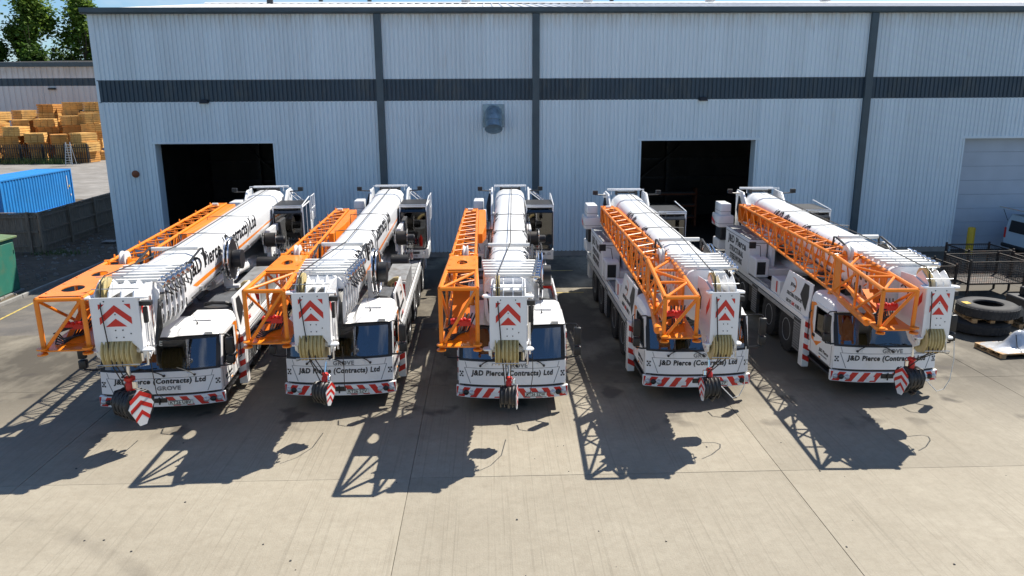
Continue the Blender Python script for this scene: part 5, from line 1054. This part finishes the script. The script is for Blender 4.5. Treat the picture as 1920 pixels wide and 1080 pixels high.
    part('inner_web', lambda m: m.prism([cen+Vector((-.2,.25,.03)), cen+Vector((.2,.25,.03)), lerp(FTR,KTR,.5)+Vector((-.15,0,-.45)), lerp(FTL,KTL,.5)+Vector((.15,0,-.45))], (0,.02,.02)), 'orange_matte', jib)
    part('valve_block', lambda m: [m.lathe(cen+Vector((-.16+.08*k,.42,.46+.02*(k % 2))),(0,-.6,.8),[(.03,0),(.035,.06),(.02,.07)],8) for k in range(5)] and m.b(cen.x-.22,cen.x+.22,cen.y+.42,cen.y+.55,cen.z+.34,cen.z+.48), 'red', jib)
    part('jib_hoses', lambda m: [m.path([cen+Vector((-.2+.06*k,.45,.40)), cen+Vector((-.30-.02*k,.35,.28)), cen+Vector((-.32,.25+.04*k,.08+.05*k)), cen+Vector((-.18,.3,.02+.04*k)), cen+Vector((-.05+.05*k,.5,.2)), cen+Vector((.0+.08*k,.9,.5))], .018, 5) for k in range(5)], 'black', jib)
    part('jib_ram', lambda m: m.tube(cen+Vector((-.12,.5,.06)), cen+Vector((-.16,1.9,.36)), .075, 12).tube(cen+Vector((-.16,1.9,.36)), cen+Vector((-.17,2.5,.48)), .05, 10), 'orange', jib)
    part('jib_sheave', lambda m: sheave(m, (KTL.x+KTR.x)/2+.05, KTL.y+.12, KTL.z+.06, .21, .13), 'plastic_white', jib)
    part('sheave_bracket', lambda m: [m.prism([((KTL.x+KTR.x)/2+dx,KTL.y-.1,KTL.z-.1),((KTL.x+KTR.x)/2+dx,KTL.y+.35,KTL.z-.1),((KTL.x+KTR.x)/2+dx,KTL.y+.16,KTL.z+.12),((KTL.x+KTR.x)/2+dx,KTL.y+.04,KTL.z+.12)],(.02,0,0)) for dx in (-.05,.14)], 'orange', jib)
    if pt == 0: part('counter_ram', lambda m: m.tube(KBL+Vector((.1,-.3,-.12)), FBL+Vector((-.0,.6,.0)), .085, 12), 'orange', jib)
    # ---------------- hook block and ropes
    hk = C['hook']; hl = Vector(hk['loc'])
    hook_block(root, hl, hk['rz'], hk['s'], hk.get('tilt', 0))
    zt = C.get('hz', 0.0)
    sxo = (YR-hy)*math.sin(R(C.get('slew', 0))); shx = shx*C.get('hs', 1.0)+sxo
    part('hoist_rope', lambda m: m.path([(.05,YR-.6,ztop(YR)+.12),(-.02,2.3,ztop(2)+.2),(shx,hy+.5,3.88+zt),(shx,hy+.36,3.90+zt),(shx,hy+.16,3.83+zt),(shx,hy+.09,3.66+zt),(shx+.01,hy-.06,3.3+zt),(shx*.6+hl.x*.2,hy-.14,2.0+zt),tuple(hl+Vector((-.08,-.03,-.05)))], .013, 6), 'rope', root)
    for dx in (-.06, .05): part('hoist_rope', lambda m: m.path([(dx+sxo,hy-.12,2.1+zt),(dx+sxo,hy-.13,2.0+zt),tuple(hl+Vector((dx*.8,0,.1)))], .012, 6), 'rope', root)
    if hk.get('cable'):
        c2 = hk['cable']
        part('limit_cable', lambda m: m.path([(.44,hy+.1,2.2+zt),(.46,hy+.05,1.7),(.46,hy+.1,1.2),(.38,hy+.15,.95),(.25,hy+.2,.88),tuple(hl+Vector((.05,.0,-.05)))], .011, 6), c2, root)
    else: part('limit_cable', lambda m: m.path([(.44,hy+.1,2.2+zt),(.45,hy+.1,1.7),(.40,hy+.3,1.2),(.30,hy+.9,.85)], .009, 6), 'rope', root)
    return root

JL = dict(yr=10.3, xf=-.70, xk=-.92, xr=-1.22, zf=3.62, zk=3.62, zr=3.60, plate=1, hf=1.28)
crane(dict(i=1, x=-7.98, y=17.68, a=-3.9, sc=(1.07,1.04,1.0), cz=.93, hs=.93, long=True, hy=-1.6, hz=.02, slew=-.3, ry=4.3, rz=.05, ta=.72, plate_text='KT26 UBV', plate_x=.45, label='leftmost white crane with two holed orange jib plate, number plate ending UBV',
     jib=dict(JL, yr=10.5, zf=3.52, zk=3.60, zr=3.84, plate=2, xf=-.66, wf=.86, xk=-.78, xr=-.85, hf=1.14), hook=dict(loc=(-.04,-1.45,1.46), rz=R(-38), s=1.22, tilt=0)))
crane(dict(i=2, x=-3.75, y=18.15, a=-1.0, hs=.80, long=True, hy=-1.85, slew=-.6, ry=2.3, plate_text='KT26 SZV', plate_x=.45, label='second white crane from the left, number plate ending SZV',
     jib=dict(JL, zf=3.56, hf=1.2, xf=-.72, wf=.84), hook=dict(loc=(-.04,-1.55,1.38), rz=R(-24), s=.82, tilt=R(-16))))
crane(dict(i=3, x=.55, y=17.76, a=1.6, hs=.80, long=True, hy=-2.0, slew=-.3, ry=2.1, plate_text='KT26 SZW', plate_x=.58, label='middle white crane facing straight ahead, number plate ending SZW',
     jib=dict(JL, xf=-.74, hf=1.3, zf=3.68), hook=dict(loc=(-.08,-1.6,1.38), rz=R(-7), s=.82, tilt=R(-12))))
JS = dict(yr=10.0, xf=-.74, xk=-.62, xr=-.72, zf=3.34, zk=3.54, zr=3.62, plate=0, wf=.72, wk=.62, wr=.42, hf=.94, bwd=.0, yk=.85, bw=.24)
crane(dict(i=4, x=5.32, y=18.3, a=.3, hs=.62, long=False, hy=-2.2, hz=-.06, slew=-.5, shx=-.34, plate_text='KT26 SZP', plate_x=.48, label='second white crane from the right, striped hook and white loop of cable in front',
     jib=dict(JS), hook=dict(loc=(-.24,-1.75,1.36), rz=R(186), s=.84, tilt=R(14), cable='plastic_white')))
crane(dict(i=5, x=10.25, y=18.4, a=2.1, hs=.62, long=False, hy=-2.1, hz=-.06, slew=-.35, shx=-.34, label='rightmost white crane with a large red and white hook block hiding its bumper',
     jib=dict(JS, xf=-.62, wf=.75, zf=3.38), hook=dict(loc=(-.34,-1.75,1.48), rz=R(198), s=1.0, tilt=0, cable='plastic_white')))

# ================================================================== right-hand side clutter
def stillage(x, y, w_, d, z0, h, label, rz=0.0, load=None):
    r = tag(empty('steel_stillage', (x, y, 0), rz), label, 'stillage', 'wire mesh stillages by the shutter')
    for sx in (-1, 1):
        for sy in (-1, 1):
            part('corner_post', lambda m: m.b(sx*w_/2-.035,sx*w_/2+.035,sy*d/2-.035,sy*d/2+.035,0,z0+h+.08), 'cage', r, bevel=.006)
    part('floor_tray', lambda m: m.b(-w_/2,w_/2,-d/2,d/2,z0-.05,z0), 'cage', r)
    for z in (z0+h, z0+.02):
        for sy in (-1, 1): part('rail', lambda m: m.b(-w_/2,w_/2,sy*d/2-.022,sy*d/2+.022,z-.045,z), 'cage', r)
        for sx in (-1, 1): part('rail', lambda m: m.b(sx*w_/2-.022,sx*w_/2+.022,-d/2,d/2,z-.045,z), 'cage', r)
    def wires(m, ax, c):
        L_ = w_ if ax == 'x' else d; n = int(L_/.085)
        for k in range(1, n):
            u = -L_/2+L_*k/n
            if ax == 'x': m.b(u-.004,u+.004,c-.004,c+.004,z0,z0+h)
            else: m.b(c-.004,c+.004,u-.004,u+.004,z0,z0+h)
        q = int(h/.085)
        for k in range(1, q):
            z = z0+h*k/q
            if ax == 'x': m.b(-w_/2,w_/2,c-.004,c+.004,z-.004,z+.004)
            else: m.b(c-.004,c+.004,-d/2,d/2,z-.004,z+.004)
    for sy in (-1, 1): part('wire_panel', lambda m: wires(m, 'x', sy*d/2), 'cage', r, smooth=False)['kind'] = 'stuff'
    for sx in (-1, 1): part('wire_panel', lambda m: wires(m, 'y', sx*w_/2), 'cage', r, smooth=False)['kind'] = 'stuff'
    return r
stillage(21.0, 31.6, 1.9, 1.6, .12, 1.15, 'rear empty wire mesh stillage nearest the yellow bollard', .0)
stillage(19.3, 28.6, 2.2, 1.6, .62, .85, 'front wire mesh stillage with raised tray behind the tyres', .03)
stillage(21.9, 28.3, 2.2, 1.7, .5, 1.0, 'wire mesh stillage holding planks at the right edge', .02)
stillage(17.2, 29.0, 1.6, 1.5, .12, 1.1, 'wire mesh stillage half hidden behind the rightmost crane head', .0)
for k in range(3): tag(part('timber_plank', lambda m: m.b(20.95,22.9,27.75+.32*k,28.0+.32*k,.505,.57), ('pallet_wood','plastic_white','timber_a')[k], bevel=.008), ('brown plank lying frontmost in the right stillage', 'white board lying between two planks in the stillage', 'orange plank lying rearmost in the right stillage')[k], 'plank')
for k, (z, x, y) in enumerate(((.004,16.25,23.95),(.565,16.38,23.8))):
    t = tag(empty('large_tyre', (x, y, z)), ('lower of two big black tyres, under a wooden pallet', 'upper of two big black tyres, lying on the pallet')[k], 'tyre', 'spare crane tyres')
    part('carcass', lambda m: m.lathe((0,0,0),(0,0,1),[(.46,.02),(.58,.0),(.80,.015),(.88,.06),(.91,.11),(.91,.31),(.88,.36),(.80,.41),(.58,.42),(.46,.40),(.43,.36),(.47,.30),(.62,.27),(.62,.15),(.47,.12),(.43,.06)],48), 'rubber', t, key='bigtyre')
    def blocks(m):
        for q in range(44):
            a = 2*math.pi*q/44
            for zz in (.115,.21,.305):
                u = Vector((math.cos(a+.03*zz*10), math.sin(a+.03*zz*10), 0)); v_ = Vector((-u.y, u.x, 0))
                p = [u*.90-v_*.052+Vector((0,0,zz-.038)), u*.90+v_*.052+Vector((0,0,zz-.038)), u*.90+v_*.052+Vector((0,0,zz+.038)), u*.90-v_*.052+Vector((0,0,zz+.038))]
                m.hexa([p[0],p[1],p[1]+u*.02,p[0]+u*.02,p[3],p[2],p[2]+u*.02,p[3]+u*.02])
    part('tread', blocks, 'rubber', t, key='bigtread', smooth=False)['kind'] = 'stuff'
    if k: part('yellow_sticker', lambda m: m.add([Vector((.62*math.cos(a),.62*math.sin(a),.424)) for a in (2.9,3.1,3.3)]+[Vector((.82*math.cos(a),.82*math.sin(a),.414)) for a in (3.3,3.1,2.9)], [list(range(6))]), 'yellow', t)
def pallet(x, y, z, w_, d, label, rz=0.0):
    r = tag(empty('wooden_pallet', (x, y, z), rz), label, 'pallet')
    for k in range(6): part('slat', lambda m: m.b(-w_/2,w_/2,-d/2+k*(d-.1)/5,-d/2+k*(d-.1)/5+.1,.115,.14), 'pallet_wood', r)
    for k in range(3):
        for q in range(3): part('block', lambda m: m.b(-w_/2+k*(w_-.14)/2,-w_/2+k*(w_-.14)/2+.14,-d/2+q*(d-.1)/2,-d/2+q*(d-.1)/2+.1,.03,.115), 'pallet_wood', r)
        part('bearer', lambda m: m.b(-w_/2+k*(w_-.14)/2,-w_/2+k*(w_-.14)/2+.14,-d/2,d/2,.0,.028), 'pallet_wood', r)
    return r
pallet(16.32, 23.88, .425, 1.25, 1.25, 'wooden pallet sandwiched between the two big tyres', -.1)
pallet(16.05, 21.7, .004, 1.95, 1.15, 'low pallet under the shrink wrapped dome', .1)
# shrink-wrapped dome on its board
dm = tag(empty('wrapped_dome', (16.05, 21.7, .146), .1), 'silver shrink wrapped dome shape strapped to a low pallet', 'package')
def dome(m):
    n, q = 36, 16
    for j in range(q+1):
        t = j/q; rr = t
        for i in range(n):
            a = 2*math.pi*i/n; c, s_ = math.cos(a), math.sin(a); f = 1/max(abs(c), abs(s_))
            sq = 1 + (f-1)*max(0, (rr-.45)/.55)**1.2; z = .48*math.exp(-(rr/.42)**2.6) + .05*(1-rr) + .012*mnoise.noise((c*rr*7, s_*rr*7, 2))
            m.v.append((c*rr*.97*sq, s_*rr*.58*sq, z + .01))
    for j in range(q): m.f += [[j*n+i, j*n+(i+1) % n, (j+1)*n+(i+1) % n, (j+1)*n+i] for i in range(n)]
part('film', dome, 'film', dm)
part('board', lambda m: m.b(-.98,.98,-.58,.58,0,.012), 'pallet_wood', dm)
part('strap', lambda m: m.path([(-.3,-.53,.03),(-.28,-.3,.12),(-.2,-.1,.42),(-.15,.1,.42),(-.2,.3,.12),(-.22,.53,.03)], .012, 5), 'black', dm)
tag(part('wrap_sheet', lambda m: [m.v.extend([(17.2+.09*i+.05*mnoise.noise((i*.8,j*.9,3)), 24.0+.10*j, .02+max(0,.75*math.exp(-((i-5)/2.5)**2)*(1-j/12))+.06*mnoise.noise((i*.9,j*.9,1))+.03) for j in range(9) for i in range(11)]), m.f.extend([[j*11+i, j*11+i+1, (j+1)*11+i+1, (j+1)*11+i] for j in range(8) for i in range(10)])] and None, 'film'), 'crumpled white plastic sheet beside the big tyres', 'sheet')
mc = tag(empty('black_machine', (18.35, 24.6, 0)), 'black machine part on a pallet at the right edge', 'machine')
part('casting', lambda m: m.b(-.5,.6,-.5,.5,.16,.95).lathe((-.2,-.5,.6),(0,-1,0),[(.1,0),(.32,.0),(.32,.12),(.2,.16),(.1,.16)],20).b(-.2,.3,-.3,.3,.95,1.25), 'black', mc, bevel=.03)
part('flange', lambda m: m.lathe((.3,-.52,.5),(0,-1,0),[(.08,0),(.22,0),(.22,.05),(.08,.07)],18), 'steel_dark', mc)
pallet(18.35, 24.6, .004, 1.3, 1.2, 'pallet under the black machine part at the right edge', 0)
tag(part('wrapped_bundle', lambda m: m.hexa([(17.35,22.9,.0),(18.9,22.7,.0),(19.0,23.4,.0),(17.4,23.6,.0),(17.45,23.0,.2),(18.85,22.8,.24),(18.9,23.3,.22),(17.5,23.5,.18)]), 'film', bevel=.05, seg=2), 'flat silver wrapped bundle at the right edge of the yard', 'bundle')
tag(part('safety_bollard', lambda m: m.lathe((23.55,36.2,0),(0,0,1),[(.17,0),(.17,1.28),(.15,1.33),(.05,1.35)],20), 'yellow'), 'yellow steel bollard beside the grey shutter', 'bollard')
# service van, only its rear shows
vn = tag(empty('service_van', (25.15, 35.2, 0), R(-90)), 'pale blue white service van at the right edge with raised striped tailgate', 'van')
VP = [(-1.0,.45),(-1.02,1.0),(-.98,1.25),(-.80,1.75),(-.62,2.02),(.62,2.02),(.80,1.75),(.98,1.25),(1.02,1.0),(1.0,.45)]
def vbody(m):
    n = len(VP); rows_ = [(0,.92,.0),(.12,1.0,.0),(3.0,1.0,.0),(3.9,.98,-.25),(4.6,.95,-.9),(4.8,.9,-1.0)]
    for y, s_, dz in rows_: m.v += [(x*s_, y, max(.45, z+(dz if z > 1.1 else 0))) for x, z in VP]
    for r in range(len(rows_)-1): m.f += [[r*n+i, r*n+(i+1) % n, (r+1)*n+(i+1) % n, (r+1)*n+i] for i in range(n)]
    m.f += [list(range(n))[::-1], [(len(rows_)-1)*n+i for i in range(n)]]
part('body', vbody, 'van_paint', vn)
part('rear_window', lambda m: m.hexa([(-.62,-.03,1.2),(.62,-.03,1.2),(.62,.05,1.2),(-.62,.05,1.2),(-.52,-.03,1.75),(.52,-.03,1.75),(.52,.05,1.75),(-.52,.05,1.75)]), 'black', vn)
for s in (-1, 1):
    part('tail_lamp', lambda m: m.b(s*.88-.06,s*.88+.06,-.03,.06,.85,1.35), 'red', vn, bevel=.015)
    for y in (.95, 3.8): 
        w_ = part('wheel', lambda m: m.lathe((s*.9-.1,y,.34),(1,0,0),[(.2,0),(.34,.01),(.34,.19),(.2,.2)],24), 'rubber', vn); part('rim', lambda m: m.lathe((s*1.0,y,.34),(s,0,0),[(.2,0),(.2,.01),(.05,.03)],16), 'alu', w_)
    letters('GROVE', .2, .95, frame((s*(1.006 if s > 0 else 1.006)-s*.02, .95, 1.28), (0, s, 0), (-s*.4, 0, 1)), 'ink', vn, .06)
    part('yellow_stripe', lambda m: m.b(s*1.022-.003,s*1.022+.003,.15,3.0,.92,1.02), 'yellow', vn)
part('bumper', lambda m: m.b(-.98,.98,-.1,.1,.42,.6), 'black', vn, bevel=.04)
tg = part('tailgate', lambda m: m.hexa([(-.92,-.45,2.30),(.92,-.45,2.30),(.92,.9,2.06),(-.92,.9,2.06),(-.90,-.45,2.36),(.90,-.45,2.36),(.90,.9,2.12),(-.90,.9,2.12)]), 'van_paint', vn, bevel=.02)
for k in range(10): part('chevron_block', lambda m: m.hexa([(-.9+.18*k,-.46,2.362),(-.72+.18*k,-.46,2.362),(-.72+.18*k,-.25,2.325),(-.9+.18*k,-.25,2.325),(-.9+.18*k,-.46,2.37),(-.72+.18*k,-.46,2.37),(-.72+.18*k,-.25,2.333),(-.9+.18*k,-.25,2.333)]), 'yellow' if k % 2 == 0 else 'red', tg)
for s in (-1, 1): part('gas_strut', lambda m: m.tube((s*.8,-.02,1.7),(s*.8,-.3,2.26),.014,6), 'black', vn)
# leaves and grit on the yard
random.seed(31)
def grit(m):
    for k in range(70):
        x = random.uniform(-12, 14); y = random.uniform(8.5, 17); s_ = random.uniform(.006, .022)
        m.hexa([(x-s_,y-s_,0),(x+s_,y-s_*.7,0),(x+s_,y+s_,0),(x-s_*.8,y+s_,0),(x-s_*.5,y-s_*.5,s_),(x+s_*.6,y-s_*.4,s_*.8),(x+s_*.5,y+s_*.6,s_),(x-s_*.4,y+s_*.5,s_*.9)])
tag(part('yard_grit', grit, 'steel_dark', smooth=False), 'tiny dark bits of grit scattered on the concrete', 'grit', kind='stuff')
